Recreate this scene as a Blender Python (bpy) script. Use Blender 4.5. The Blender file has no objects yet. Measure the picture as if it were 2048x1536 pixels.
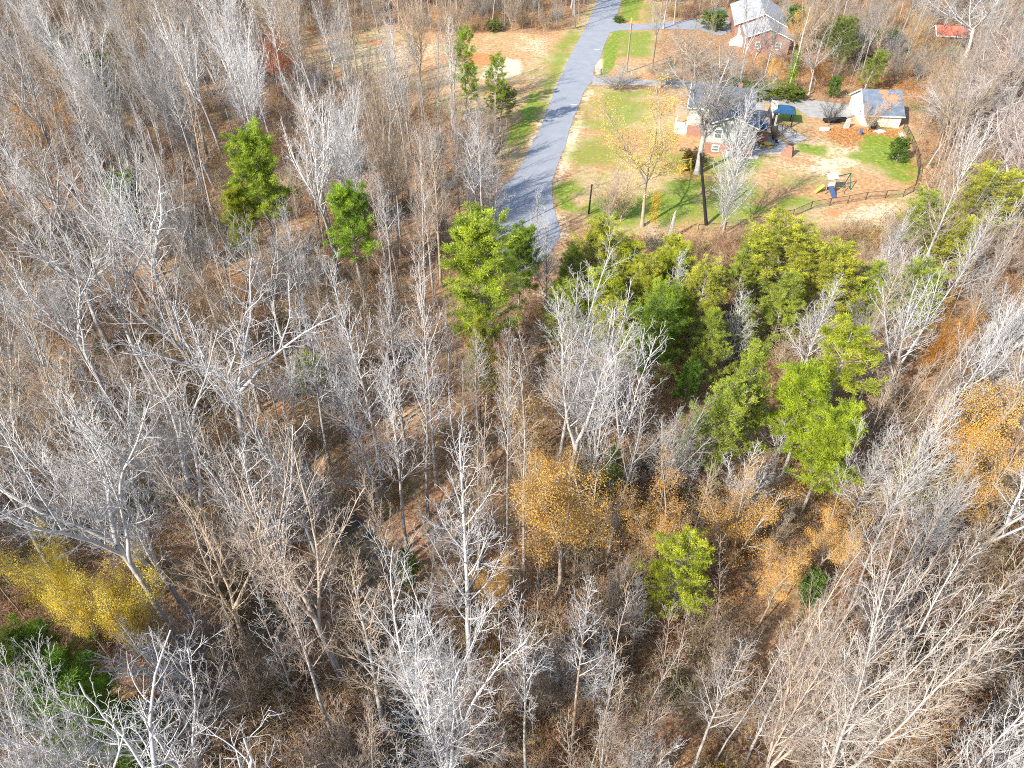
import bpy, math, random
import numpy as np
from math import radians as R, sin, cos, tan, atan, pi
from mathutils import Vector, Matrix

# ------------------------------------------------------------------ camera, sky, sun, exposure
S = bpy.context.scene
H, PITCH, F = 45.0, 41.0, 1421.0            # camera height, degrees below the horizon, focal length in photo pixels
cam = bpy.data.cameras.new('camera'); camo = bpy.data.objects.new('camera', cam)
S.collection.objects.link(camo); S.camera = camo
cam.sensor_width = 36; cam.lens = F / 2048 * 36; cam.clip_start = .5; cam.clip_end = 4000
camo.location = (0, 0, H); camo.rotation_euler = (R(90 - PITCH), 0, 0)
SUN_AZ, SUN_EL = R(226), R(34)
W = bpy.data.worlds.new('World'); S.world = W; W.use_nodes = True
nt = W.node_tree; bg = nt.nodes['Background']
sky = nt.nodes.new('ShaderNodeTexSky'); sky.sky_type = 'NISHITA'; sky.sun_disc = False
sky.sun_elevation = SUN_EL; sky.sun_rotation = SUN_AZ
nt.links.new(sky.outputs[0], bg.inputs[0]); bg.inputs[1].default_value = .15
sl = bpy.data.lights.new('sun', 'SUN'); sl.energy = 4.3; sl.angle = R(.5); sl.color = (1, .94, .85)
so = bpy.data.objects.new('sun', sl); S.collection.objects.link(so)
so.rotation_euler = Vector((sin(SUN_AZ) * cos(SUN_EL), cos(SUN_AZ) * cos(SUN_EL), sin(SUN_EL))).to_track_quat('Z', 'Y').to_euler()
S.view_settings.view_transform = 'Standard'; S.view_settings.look = 'None'
S.view_settings.exposure = 1.25; S.view_settings.gamma = 1
S.cycles.use_denoising = False; S.cycles.filter_width = 1.0; S.cycles.max_bounces = 6; S.cycles.diffuse_bounces = 3; S.cycles.transparent_max_bounces = 4

random.seed(7); rng = np.random.default_rng(7)
C = S.collection

# ------------------------------------------------------------------ photo pixel <-> ground
CP, SP = cos(R(PITCH)), sin(R(PITCH))
def ray(px, py):
    a, b = (px - 1024) / F, -(py - 768) / F
    return a, CP + b * SP, -SP + b * CP
def G(px, py, z=0.0):                        # where a pixel's ray meets height z
    x, y, dz = ray(px, py); t = (z - H) / dz
    return x * t, y * t
def project(x, y, z):
    d = y * CP - (z - H) * SP
    u = y * SP + (z - H) * CP
    return 1024 + F * x / d, 768 - F * u / d
def height_at(Y, X, py):                     # height above the ground at (X, Y) that shows at row py
    _, ry, rz = ray(1024, py); return H + Y * rz / ry
def depth(x, y, z): return y * CP - (z - H) * SP

# ------------------------------------------------------------------ small helpers
def tag(o, label=None, cat=None, group=None, kind=None):
    if label: o['label'] = label
    if cat: o['category'] = cat
    if group: o['group'] = group
    if kind: o['kind'] = kind
    return o
def empty(name, loc, rz=0, **k):
    o = bpy.data.objects.new(name, None); C.objects.link(o); o.location = loc; o.rotation_euler = (0, 0, rz)
    o.empty_display_size = .3
    return tag(o, **k)
def mesh_np(name, V, Fq, mats, midx=None, smooth=False):
    """V (n,3); Fq list of int arrays each (m,k)."""
    me = bpy.data.meshes.new(name)
    V = np.asarray(V, np.float32)
    me.vertices.add(len(V)); me.vertices.foreach_set('co', V.ravel())
    loops = np.concatenate([f.ravel() for f in Fq]).astype(np.int32)
    tot = np.concatenate([np.full(len(f), f.shape[1], np.int32) for f in Fq])
    st = np.concatenate([[0], np.cumsum(tot)[:-1]]).astype(np.int32)
    me.loops.add(len(loops)); me.loops.foreach_set('vertex_index', loops)
    me.polygons.add(len(tot)); me.polygons.foreach_set('loop_start', st); me.polygons.foreach_set('loop_total', tot)
    for m in mats: me.materials.append(m)
    if midx is not None: me.polygons.foreach_set('material_index', np.asarray(midx, np.int32))
    if smooth: me.polygons.foreach_set('use_smooth', np.ones(len(tot), bool))
    me.update(calc_edges=True); me.validate()
    return me
def link(name, me, parent=None, loc=(0, 0, 0), rz=0):
    o = bpy.data.objects.new(name, me); C.objects.link(o); o.location = loc; o.rotation_euler = (0, 0, rz)
    if parent: o.parent = parent
    return o

class MB:
    """collects boxes, prisms and bars for one part"""
    def __init__(s): s.v = []; s.f = []
    def add(s, vs, fs):
        b = len(s.v); s.v += [tuple(map(float, p)) for p in vs]; s.f += [[b + i for i in f] for f in fs]; return s
    def box(s, x0, x1, y0, y1, z0, z1, M=None):
        vs = [Vector((x, y, z)) for z in (z0, z1) for x, y in ((x0, y0), (x1, y0), (x1, y1), (x0, y1))]
        if M: vs = [M @ p for p in vs]
        return s.add(vs, [(3, 2, 1, 0), (4, 5, 6, 7), (0, 1, 5, 4), (1, 2, 6, 5), (2, 3, 7, 6), (3, 0, 4, 7)])
    def bar(s, a, b, r, r2=None, n=6):
        a, b = Vector(a), Vector(b); d = (b - a).normalized(); r2 = r if r2 is None else r2
        u = d.orthogonal().normalized(); w = d.cross(u)
        vs = [p + (u * cos(2 * pi * i / n) + w * sin(2 * pi * i / n)) * q for p, q in ((a, r), (b, r2)) for i in range(n)]
        return s.add(vs, [(i, (i + 1) % n, n + (i + 1) % n, n + i) for i in range(n)] + [tuple(range(n))[::-1], tuple(range(n, 2 * n))])
    def prism(s, poly, z0, z1):
        n = len(poly)
        return s.add([(x, y, z0) for x, y in poly] + [(x, y, z1) for x, y in poly],
                     [(i, (i + 1) % n, n + (i + 1) % n, n + i) for i in range(n)] + [tuple(range(n))[::-1], tuple(range(n, 2 * n))])
    def slab(s, quad, t):                   # a sloping plate of thickness t below quad
        a = [Vector(p) for p in quad]; nrm = (a[1] - a[0]).cross(a[2] - a[0]).normalized() * t; n = len(a)
        if nrm.z < 0: nrm = -nrm
        return s.add([p for p in a] + [p - nrm for p in a], [tuple(range(n)), tuple(range(n, 2 * n))[::-1]] + [(i, n + i, n + (i + 1) % n, (i + 1) % n) for i in range(n)])
    def build(s, name, mat, parent=None, loc=(0, 0, 0), rz=0, bevel=0):
        import bmesh
        me = bpy.data.meshes.new(name); me.from_pydata(s.v, [], s.f)
        bm = bmesh.new(); bm.from_mesh(me); bmesh.ops.recalc_face_normals(bm, faces=bm.faces)
        if bevel: bmesh.ops.bevel(bm, geom=bm.edges[:], offset=bevel, segments=1, affect='EDGES')
        bm.to_mesh(me); bm.free(); me.materials.append(mat)
        return link(name, me, parent, loc, rz)

# ------------------------------------------------------------------ materials
def mat(name, col, rough=.8, noise=0, scale=4, bump=0, spec=.3, metal=0, obj=False, rnd=0, col2=None, detail=6, coord='Object'):
    m = bpy.data.materials.new(name); m.use_nodes = True; n = m.node_tree.nodes; l = m.node_tree.links
    b = n['Principled BSDF']; b.inputs['Roughness'].default_value = rough; b.inputs['Metallic'].default_value = metal
    b.inputs['Specular IOR Level'].default_value = spec
    out = None
    if obj:
        oi = n.new('ShaderNodeObjectInfo'); out = oi.outputs['Color']
        if rnd:
            mr = n.new('ShaderNodeMapRange'); mr.inputs[3].default_value = 1 - rnd; mr.inputs[4].default_value = 1 + rnd
            l.new(oi.outputs['Random'], mr.inputs[0])
            mx = n.new('ShaderNodeVectorMath'); mx.operation = 'SCALE'; l.new(out, mx.inputs[0]); l.new(mr.outputs[0], mx.inputs['Scale']); out = mx.outputs[0]
    if noise:
        tc = n.new('ShaderNodeTexCoord'); no = n.new('ShaderNodeTexNoise'); no.inputs['Scale'].default_value = scale; no.inputs['Detail'].default_value = detail
        l.new(tc.outputs[coord], no.inputs['Vector'])
        if col2 is not None:
            mx = n.new('ShaderNodeMix'); mx.data_type = 'RGBA'; mx.inputs[6].default_value = (*col, 1); mx.inputs[7].default_value = (*col2, 1)
            mr = n.new('ShaderNodeMapRange'); mr.inputs[1].default_value = .5 - noise / 2; mr.inputs[2].default_value = .5 + noise / 2
            l.new(no.outputs[0], mr.inputs[0]); l.new(mr.outputs[0], mx.inputs[0]); out = mx.outputs[2]
        else:
            mr = n.new('ShaderNodeMapRange'); mr.inputs[1].default_value = .25; mr.inputs[2].default_value = .75
            mr.inputs[3].default_value = 1 - noise; mr.inputs[4].default_value = 1 + noise; l.new(no.outputs[0], mr.inputs[0])
            mx = n.new('ShaderNodeVectorMath'); mx.operation = 'SCALE'
            if out: l.new(out, mx.inputs[0])
            else: mx.inputs[0].default_value = col
            l.new(mr.outputs[0], mx.inputs['Scale']); out = mx.outputs[0]
        if bump:
            bp = n.new('ShaderNodeBump'); bp.inputs['Strength'].default_value = bump; bp.inputs['Distance'].default_value = .1
            l.new(no.outputs[0], bp.inputs['Height']); l.new(bp.outputs[0], b.inputs['Normal'])
    if out: l.new(out, b.inputs['Base Color'])
    else: b.inputs['Base Color'].default_value = (*col, 1)
    return m
M_BARK = mat('bark', (1, 1, 1), .9, obj=True, noise=.45, scale=1.3, rnd=.12)
M_TWIGF = mat('leafy_twig', (.30, .26, .21), .85, noise=.25, scale=.5)
M_TWIG = mat('twig', (1, 1, 1), .85, obj=True, noise=.25, scale=.5, rnd=.15)
TINTS = {}
def tinted(m, colr):
    # the same surface with its own tint, for sources of scattered stuff (object colour is not passed on to instances)
    k = (m.name, tuple(round(c, 3) for c in colr))
    if k not in TINTS:
        q = m.copy(); n = q.node_tree.nodes; l = q.node_tree.links
        for oi in [x for x in n if x.type == 'OBJECT_INFO']:
            for lk in list(oi.outputs['Color'].links):
                rgb = n.new('ShaderNodeRGB'); rgb.outputs[0].default_value = (*colr, 1); to = lk.to_socket; l.remove(lk); l.new(rgb.outputs[0], to)
        TINTS[k] = q
    return TINTS[k]
def leaf_mat(name, c1, c2, scale=.9, trans=.35):
    m = bpy.data.materials.new(name); m.use_nodes = True; n = m.node_tree.nodes; l = m.node_tree.links
    b = n['Principled BSDF']; b.inputs['Roughness'].default_value = .6; b.inputs['Specular IOR Level'].default_value = .2
    g = n.new('ShaderNodeNewGeometry'); tc = n.new('ShaderNodeTexCoord'); no = n.new('ShaderNodeTexNoise')
    no.inputs['Scale'].default_value = scale; no.inputs['Detail'].default_value = 2; l.new(tc.outputs['Object'], no.inputs[0])
    ad = n.new('ShaderNodeMath'); ad.operation = 'MULTIPLY_ADD'; ad.inputs[1].default_value = .38
    l.new(g.outputs['Random Per Island'], ad.inputs[0])
    sb = n.new('ShaderNodeMapRange'); sb.inputs[1].default_value = .36; sb.inputs[2].default_value = .64; sb.inputs[4].default_value = .7; l.new(no.outputs[0], sb.inputs[0])
    l.new(sb.outputs[0], ad.inputs[2])
    mx = n.new('ShaderNodeMix'); mx.data_type = 'RGBA'; mx.inputs[6].default_value = (*c1, 1); mx.inputs[7].default_value = (*c2, 1); l.new(ad.outputs[0], mx.inputs[0])
    oi = n.new('ShaderNodeObjectInfo'); ml = n.new('ShaderNodeMix'); ml.data_type = 'RGBA'; ml.blend_type = 'MULTIPLY'; ml.inputs[0].default_value = 1
    l.new(mx.outputs[2], ml.inputs[6]); l.new(oi.outputs['Color'], ml.inputs[7]); l.new(ml.outputs[2], b.inputs['Base Color'])
    tr = n.new('ShaderNodeBsdfTranslucent'); l.new(ml.outputs[2], tr.inputs[0])
    ms = n.new('ShaderNodeMixShader'); ms.inputs[0].default_value = trans; l.new(b.outputs[0], ms.inputs[1]); l.new(tr.outputs[0], ms.inputs[2])
    l.new(ms.outputs[0], n['Material Output'].inputs[0])
    return m
M_NEEDLE = leaf_mat('pine_needles', (.08, .135, .016), (.45, .55, .05))
M_CEDAR = leaf_mat('cedar_needles', (.095, .14, .024), (.50, .56, .07))
M_LEAF = leaf_mat('autumn_leaf', (.44, .25, .06), (.72, .50, .15))
M_SHRUBLEAF = leaf_mat('evergreen_leaf', (.04, .075, .012), (.11, .17, .03))

# ------------------------------------------------------------------ ground: zones drawn where they lie
def polyW(pts): return np.array([G(*p) for p in pts])
def sdist(X, Y, poly):
    """signed distance to a polygon, negative inside"""
    d = np.full(X.shape, 1e9); ins = np.zeros(X.shape, bool); n = len(poly)
    for i in range(n):
        ax, ay = poly[i]; bx, by = poly[(i + 1) % n]; ex, ey = bx - ax, by - ay
        t = np.clip(((X - ax) * ex + (Y - ay) * ey) / (ex * ex + ey * ey + 1e-9), 0, 1)
        d = np.minimum(d, (X - ax - t * ex) ** 2 + (Y - ay - t * ey) ** 2)
        c = ((ay > Y) != (by > Y)); xx = (bx - ax) * (Y - ay) / ((by - ay) if by != ay else 1e-9) + ax
        ins ^= c & (X < xx)
    d = np.sqrt(d); return np.where(ins, -d, d)
def pldist(X, Y, line):
    d = np.full(np.shape(X), 1e9)
    for (ax, ay), (bx, by) in zip(line[:-1], line[1:]):
        ex, ey = bx - ax, by - ay; t = np.clip(((X - ax) * ex + (Y - ay) * ey) / (ex * ex + ey * ey), 0, 1)
        d = np.minimum(d, (X - ax - t * ex) ** 2 + (Y - ay - t * ey) ** 2)
    return np.sqrt(d)
def vnoise(X, Y, s, seed):
    """value noise, numpy"""
    x, y = X / s, Y / s; xi, yi = np.floor(x).astype(int), np.floor(y).astype(int); fx, fy = x - xi, y - yi
    fx = fx * fx * (3 - 2 * fx); fy = fy * fy * (3 - 2 * fy)
    def h(a, b):
        k = (a * 374761393 + b * 668265263 + seed * 982451653) & 0xffffffff
        k = ((k ^ (k >> 13)) * 1274126177) & 0xffffffff
        return ((k ^ (k >> 16)) & 0xffff) / 65535.0
    return (h(xi, yi) * (1 - fx) + h(xi + 1, yi) * fx) * (1 - fy) + (h(xi, yi + 1) * (1 - fx) + h(xi + 1, yi + 1) * fx) * fy
def fbm(X, Y, s, seed): return (vnoise(X, Y, s, seed) * .5 + vnoise(X, Y, s / 2.1, seed + 1) * .3 + vnoise(X, Y, s / 4.3, seed + 2) * .2)

STREAM = np.array([G(*p) for p in [(560, 900), (650, 985), (700, 1045), (752, 1095), (778, 1160), (742, 1215), (733, 1290), (765, 1370), (850, 1450), (960, 1590), (1100, 1800)]])
ROAD_L = [(1262, -150), (1196, 0), (1180, 35), (1162, 71), (1137, 117.6), (1110, 180), (1088, 238), (1064, 290), (1028, 353), (1004, 378), (984, 410), (980, 450), (986, 490), (1004, 524), (1030, 545)]
ROAD_R = [(1310, -150), (1243, 0), (1230, 46), (1222, 62), (1208.6, 90), (1200, 117.6), (1190, 131), (1187, 145), (1188, 158), (1176, 172), (1167, 186), (1151, 227), (1139, 260), (1129, 296), (1113, 334), (1104, 369), (1106, 413), (1117, 446), (1121, 465), (1114, 485), (1092, 515), (1062, 540)]
ROAD = polyW(ROAD_L + ROAD_R[::-1])
CLEAR_A = polyW([(600, 62), (700, 50), (830, 58), (900, 62), (1000, 66), (1100, 68), (1140, 50), (1175, 0), (1230, 0), (1150, 120), (1100, 230), (1060, 310), (1035, 350), (1000, 330), (985, 280), (960, 240), (900, 235), (800, 220), (700, 200), (620, 160)])
YARD = polyW([(1200, 165), (1260, 175), (1330, 190), (1380, 160), (1510, 190), (1710, 222), (1820, 255), (1835, 330), (1842, 395), (1800, 425), (1700, 440), (1560, 450), (1450, 470), (1320, 480), (1180, 470), (1125, 450), (1104, 370), (1130, 300), (1170, 190)])
VERGE_R = polyW([(1245, 0), (1330, 0), (1310, 120), (1300, 160), (1195, 155), (1195, 125), (1222, 62)])
UPWOOD = polyW([(1290, -200), (2100, -200), (2048, 40), (1830, 170), (1800, 190), (1500, 185), (1330, 190), (1300, 120)])
FENCE_STRIP = polyW([(1400, 468), (1560, 438), (1700, 408), (1840, 385), (1850, 425), (1740, 450), (1560, 460), (1420, 490)])
GRASS = [([(1208, 92), (1228, 60), (1245, 68), (1235, 110), (1218, 148), (1202, 150)], 1.3, .5), ([(1235, 62), (1305, 62), (1300, 118), (1240, 112)], .85, 1),
         ([(1243, 0), (1285, 0), (1275, 42), (1240, 42)], 1.1, .8), ([(1284, 8), (1330, 5), (1310, 45), (1282, 45)], .6, 1.5),
         ([(1140, 60), (1170, 62), (1120, 150), (1075, 250), (1045, 300), (1030, 290), (1045, 240), (1070, 200), (1095, 150), (1110, 90)], .75, 1.5),
         ([(1065, 175), (1078, 190), (1068, 235), (1048, 280), (1028, 275), (1040, 240)], 1.4, .6),
         ([(1185, 185), (1290, 180), (1280, 240), (1230, 270), (1180, 240)], .75, 3), ([(1130, 290), (1200, 270), (1250, 300), (1240, 330), (1140, 330)], .7, 2),
         ([(1110, 370), (1150, 360), (1145, 420), (1115, 410)], 1.1, 1), ([(1175, 400), (1330, 390), (1400, 385), (1410, 430), (1330, 445), (1250, 445), (1195, 440)], 1.15, 2),
         ([(1330, 365), (1400, 360), (1405, 425), (1340, 430)], 1.0, 2), ([(1395, 370), (1500, 360), (1530, 400), (1510, 430), (1440, 450), (1415, 440)], .95, 2),
         ([(1330, 310), (1480, 315), (1515, 330), (1500, 345), (1420, 350), (1340, 350)], .75, 2), ([(1480, 318), (1518, 322), (1512, 334), (1478, 334)], 1.6, .6),
         ([(1600, 288), (1645, 294), (1640, 308), (1600, 304)], 1.2, 1), ([(1745, 275), (1790, 280), (1815, 330), (1812, 365), (1770, 340), (1712, 318), (1730, 295)], 1.5, 1.5),
         ([(1540, 400), (1620, 385), (1625, 405), (1560, 425)], 1.1, 1.2), ([(1555, 215), (1600, 220), (1605, 245), (1560, 240)], 1, .8), ([(1490, 158), (1580, 160), (1590, 185), (1500, 188)], .7, 2),
         ([(1405, 20), (1440, 20), (1445, 45), (1410, 45)], .5, 1), ([(1020, 240), (1048, 250), (1030, 290), (1010, 290)], 1.0, 1), ([(1560, 345), (1680, 350), (1700, 380), (1560, 372)], .5, 2)]
PALE = [([(992, 116), (1040, 118), (1042, 148), (1000, 160), (960, 158), (975, 135)], 1.4, .7), ([(1620, 320), (1700, 300), (1720, 335), (1640, 345)], .9, 2), ([(1640, 288), (1680, 290), (1690, 330), (1620, 320)], .5, 2),
        ([(1690, 425), (1800, 405), (1810, 440), (1700, 450)], .7, 1.5), ([(700, 90), (900, 80), (900, 110), (760, 150), (690, 130)], .35, 3), ([(1185, 180), (1178, 172), (1128, 310), (1108, 380), (1113, 385), (1140, 310), (1172, 210)], .9, .8),
        ([(1132, 118), (1110, 165), (1075, 250), (1055, 290), (1064, 292), (1092, 235), (1120, 165), (1142, 118)], .85, .7), ([(1190, 128), (1200, 118), (1208, 118), (1200, 150), (1192, 150)], 1, .4), ([(1108, 420), (1130, 440), (1130, 470), (1118, 480)], .8, 1),
        ([(1040, 75), (1090, 72), (1095, 110), (1040, 105)], .45, 2), ([(1560, 262), (1650, 285), (1660, 310), (1600, 295)], .45, 2), ([(1560, 330), (1660, 330), (1700, 360), (1580, 365)], .45, 3)]
CLAY = [([(905, 104), (950, 103), (985, 112), (985, 128), (960, 132), (930, 120), (905, 114)], 1.7, .5), ([(724, 85), (745, 79), (768, 82), (755, 90)], 1.5, .6), ([(1655, 425), (1680, 421), (1700, 418), (1668, 430)], 1.1, .6),
        ([(880, 118), (905, 108), (915, 122), (900, 128)], .6, 1), ([(1335, 462), (1365, 460), (1370, 475), (1340, 475)], .6, 1), ([(790, 225), (820, 228), (815, 250), (795, 245)], .8, 1)]
LEAFY = [([(1655, 255), (1800, 258), (1815, 300), (1838, 345), (1820, 360), (1800, 300), (1740, 280), (1700, 300), (1650, 275)], 1.0, 1.2), ([(1480, 80), (1590, 75), (1680, 120), (1720, 170), (1600, 165), (1490, 130)], .9, 3),
         ([(1330, 330), (1405, 335), (1410, 370), (1340, 372)], .5, 2), ([(1720, 150), (1850, 150), (1850, 180), (1720, 180)], .9, 2), ([(900, 0), (1150, 0), (1120, 40), (900, 45)], .6, 2),
         ([(1800, 360), (1850, 350), (1870, 400), (1820, 410)], .5, 1.5), ([(1320, 460), (1400, 455), (1400, 490), (1320, 490)], .4, 1)]
STRAWZ = [CLEAR_A, YARD, VERGE_R, FENCE_STRIP]

def ground_z(X, Y):
    X = np.asarray(X, float); Y = np.asarray(Y, float)
    d = pldist(X, Y, STREAM)
    carve = -1.0 * np.exp(-(d / 1.5) ** 4) - .9 * np.exp(-(d / 7.0) ** 2)
    flat = np.clip((80 - Y) / 20, 0, 1)
    far = np.clip((Y - 230) / 200, 0, 1)
    return carve + flat * (fbm(X, Y, 14, 3) - .5) * 1.3 * np.clip(d / 8, 0, 1) + far * (fbm(X, Y, 150, 9) - .4) * 30
def gz(x, y): return float(ground_z(np.array([x]), np.array([y]))[0])

def axis(lo, hi, step, far):
    a = list(np.arange(lo, hi + step, step)); s = step
    while a[-1] < far: s *= 1.35; a.append(a[-1] + s)
    s = step
    while a[0] > -far: s *= 1.35; a.insert(0, a[0] - s)
    return np.array(a)
xs, ys = axis(-85, 120, .55, 1600), axis(8, 215, .55, 1600)
XX, YY = np.meshgrid(xs, ys); Z = ground_z(XX, YY)
def zone(defs, seed, ws=2.5):
    out = np.zeros(XX.shape)
    for poly, a, soft in defs:
        P = polyW(poly); bx0, by0 = P.min(0) - 8; bx1, by1 = P.max(0) + 8
        mk = (XX > bx0) & (XX < bx1) & (YY > by0) & (YY < by1)
        dd = sdist(XX[mk], YY[mk], P) + (fbm(XX[mk], YY[mk], ws, seed) - .5) * soft * 3
        out[mk] = np.maximum(out[mk], a * np.clip(.5 - dd / (soft * 2), 0, 1))
    return out
straw = np.zeros(XX.shape)
for P in STRAWZ: straw = np.maximum(straw, np.clip(.5 - (sdist(XX, YY, P) + (fbm(XX, YY, 6, 5) - .5) * 5) / 2.5, 0, 1))
grass, pale, clay, leafy = zone(GRASS, 11), zone(PALE, 21), zone(CLAY, 31), zone(LEAFY, 41)
col = np.stack([np.clip(grass / 2, 0, 1), np.clip(pale / 2, 0, 1), np.clip(clay / 2, 0, 1), np.clip(straw * .5, 0, 1)], -1).reshape(-1, 4)
ny, nx = XX.shape; idx = np.arange(nx * ny).reshape(ny, nx)
fq = np.stack([idx[:-1, :-1], idx[:-1, 1:], idx[1:, 1:], idx[1:, :-1]], -1).reshape(-1, 4)

def ground_mat():
    m = bpy.data.materials.new('forest_floor_and_lawn'); m.use_nodes = True; n = m.node_tree.nodes; l = m.node_tree.links
    b = n['Principled BSDF']; b.inputs['Roughness'].default_value = .95; b.inputs['Specular IOR Level'].default_value = .1
    tc = n.new('ShaderNodeTexCoord')
    def noise(s, d=6, r=.6):
        k = n.new('ShaderNodeTexNoise'); k.inputs['Scale'].default_value = s; k.inputs['Detail'].default_value = d; k.inputs['Roughness'].default_value = r
        l.new(tc.outputs['Object'], k.inputs[0]); return k.outputs[0]
    def ramp(src, *st):
        k = n.new('ShaderNodeValToRGB'); e = k.color_ramp.elements
        for i, (p, c) in enumerate(st):
            x = e[i] if i < 2 else e.new(p); x.position = p; x.color = (*c, 1)
        l.new(src, k.inputs[0]); return k.outputs[0]
    def mr(src, a, b_, c=0., d=1.):
        k = n.new('ShaderNodeMapRange'); 
        for i, v in zip((1, 2, 3, 4), (a, b_, c, d)): k.inputs[i].default_value = v
        l.new(src, k.inputs[0]); return k.outputs[0]
    def mix(f, a, c):
        k = n.new('ShaderNodeMix'); k.data_type = 'RGBA'; l.new(f, k.inputs[0]); l.new(a, k.inputs[6]); l.new(c, k.inputs[7]); return k.outputs[2]
    def mth(op, a, c):
        k = n.new('ShaderNodeMath'); k.operation = op; k.use_clamp = False
        for i, v in enumerate((a, c)):
            if isinstance(v, (int, float)): k.inputs[i].default_value = v
            else: l.new(v, k.inputs[i])
        return k.outputs[0]
    def mask(ch, nz, w=.7):                   # attribute (half scale) plus noise, sharpened
        s = mth('ADD', mth('MULTIPLY', ch, 2.0), mth('MULTIPLY', mth('SUBTRACT', nz, .5), 3.0))
        return mr(s, .5 - w / 2, .5 + w / 2)
    at = n.new('ShaderNodeAttribute'); at.attribute_name = 'zones'; sx = n.new('ShaderNodeSeparateColor'); l.new(at.outputs['Color'], sx.inputs[0])
    lf = n.new('ShaderNodeAttribute'); lf.attribute_name = 'leafy'
    nf, nm, nl, nb = noise(9, 9, .82), noise(1.6, 6, .65), noise(.35, 5), noise(.08, 4)
    warm = ramp(nm, (.3, (.26, .135, .065)), (.55, (.46, .26, .13)), (.75, (.62, .40, .23)))
    vo = n.new('ShaderNodeTexVoronoi'); vo.inputs['Scale'].default_value = 6.5; l.new(tc.outputs['Object'], vo.inputs[0])
    litter = ramp(mth('ADD', mth('MULTIPLY', nf, .6), mth('MULTIPLY', nm, .4)), (.32, (.10, .05, .028)), (.46, (.29, .15, .08)), (.56, (.42, .23, .13)), (.68, (.58, .37, .22)))
    duff = ramp(nf, (.3, (.11, .075, .04)), (.5, (.22, .15, .08)), (.7, (.35, .25, .13)))
    vs = n.new('ShaderNodeSeparateColor'); l.new(vo.outputs['Color'], vs.inputs[0])
    speck = ramp(vs.outputs[0], (.0, (.12, .058, .03)), (.35, (.28, .14, .075)), (.7, (.38, .215, .12)), (1., (.50, .32, .18)))
    forest = mix(mr(nl, .42, .62), mix(mr(vs.outputs[1], .3, .6), litter, speck), mix(mr(vs.outputs[2], .5, .8), duff, speck))
    orange = ramp(vo.outputs['Color'], (.1, (.16, .06, .02)), (.5, (.34, .145, .045)), (.9, (.52, .26, .10)))
    strw = ramp(mth('ADD', mth('MULTIPLY', nm, .5), mth('MULTIPLY', nf, .5)), (.33, (.19, .135, .07)), (.48, (.40, .29, .155)), (.6, (.56, .44, .26)), (.72, (.70, .58, .38)))
    strw2 = ramp(nf, (.3, (.14, .12, .035)), (.5, (.28, .25, .075)), (.7, (.40, .36, .14)))
    grs = ramp(mth('ADD', mth('MULTIPLY', nm, .5), mth('MULTIPLY', nf, .5)), (.34, (.06, .10, .012)), (.5, (.15, .23, .022)), (.66, (.31, .37, .06)))
    pal = ramp(nm, (.3, (.42, .32, .20)), (.55, (.66, .55, .38)), (.75, (.80, .71, .54)))
    cly = ramp(nm, (.3, (.34, .12, .045)), (.6, (.60, .24, .10)), (.8, (.66, .36, .2)))
    base = mix(mask(at.outputs['Alpha'], nl), forest, mix(mr(nb, .44, .54, 0, .9), mix(mr(nl, .5, .62), strw, strw2), warm))
    base = mix(mask(lf.outputs['Fac'], nf, .6), base, orange)
    base = mix(mask(sx.outputs[1], nm, .7), base, pal)
    base = mix(mth('MULTIPLY', mask(sx.outputs[0], nm, .8), mr(nf, .3, .6, .7, 1.0)), base, grs)
    base = mix(mask(sx.outputs[2], nm, .4), base, cly)
    l.new(base, b.inputs['Base Color'])
    bp = n.new('ShaderNodeBump'); bp.inputs['Strength'].default_value = .55; bp.inputs['Distance'].default_value = .12
    l.new(mth('ADD', nf, nm), bp.inputs['Height']); l.new(bp.outputs[0], b.inputs['Normal'])
    return m
gm = mesh_np('ground', np.stack([XX, YY, Z], -1).reshape(-1, 3), [fq], [ground_mat()], smooth=True)
ca = gm.color_attributes.new('zones', 'FLOAT_COLOR', 'POINT'); ca.data.foreach_set('color', col.astype(np.float32).ravel())
la = gm.attributes.new('leafy', 'FLOAT', 'POINT'); la.data.foreach_set('value', (leafy.ravel() / 2).astype(np.float32))
tag(link('ground', gm), 'leaf-strewn forest floor and patchy lawn', None, kind='structure')

# flat sheets: road, drives, water
def densify(P, step):
    out = []
    for i in range(len(P)):
        a, b = P[i], P[(i + 1) % len(P)]; k = max(1, int(np.hypot(*(b - a)) / step))
        out += [a + (b - a) * j / k for j in range(k)]
    return np.array(out)
def sheet(name, P, z, m, wob=.12, label=None):
    import bmesh
    P = densify(np.array(P), .7)
    P = P + (np.stack([fbm(P[:, 0], P[:, 1], 2.2, 61), fbm(P[:, 0], P[:, 1], 2.2, 71)], -1) - .5) * wob * 2
    bm = bmesh.new(); bm.faces.new([bm.verts.new((x, y, z)) for x, y in P]); bmesh.ops.triangulate(bm, faces=bm.faces[:])
    bmesh.ops.recalc_face_normals(bm, faces=bm.faces)
    if sum(f.normal.z for f in bm.faces) < 0: bmesh.ops.reverse_faces(bm, faces=bm.faces[:])
    me = bpy.data.meshes.new(name); bm.to_mesh(me); bm.free(); me.materials.append(m)
    return tag(link(name, me), label, None, kind='structure')
M_ASPH = mat('asphalt', (.215, .23, .255), .9, noise=.5, scale=.5, bump=.08, detail=12, col2=(.27, .28, .30))
M_CONC = mat('concrete', (.42, .39, .35), .9, noise=.18, scale=2, bump=.1, detail=8)
M_DRIVE = mat('old_drive', (.30, .285, .265), .92, noise=.25, scale=1.1, bump=.1, detail=9)
M_WHITE = mat('white_paint', (.78, .78, .76), .6, noise=.06, scale=3)
M_BLACK = mat('black_metal', (.02, .02, .022), .45, noise=.2, scale=5, spec=.5)
sheet('road', ROAD, .03, M_ASPH, .15, 'grey asphalt lane ending in a turning area')
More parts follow.
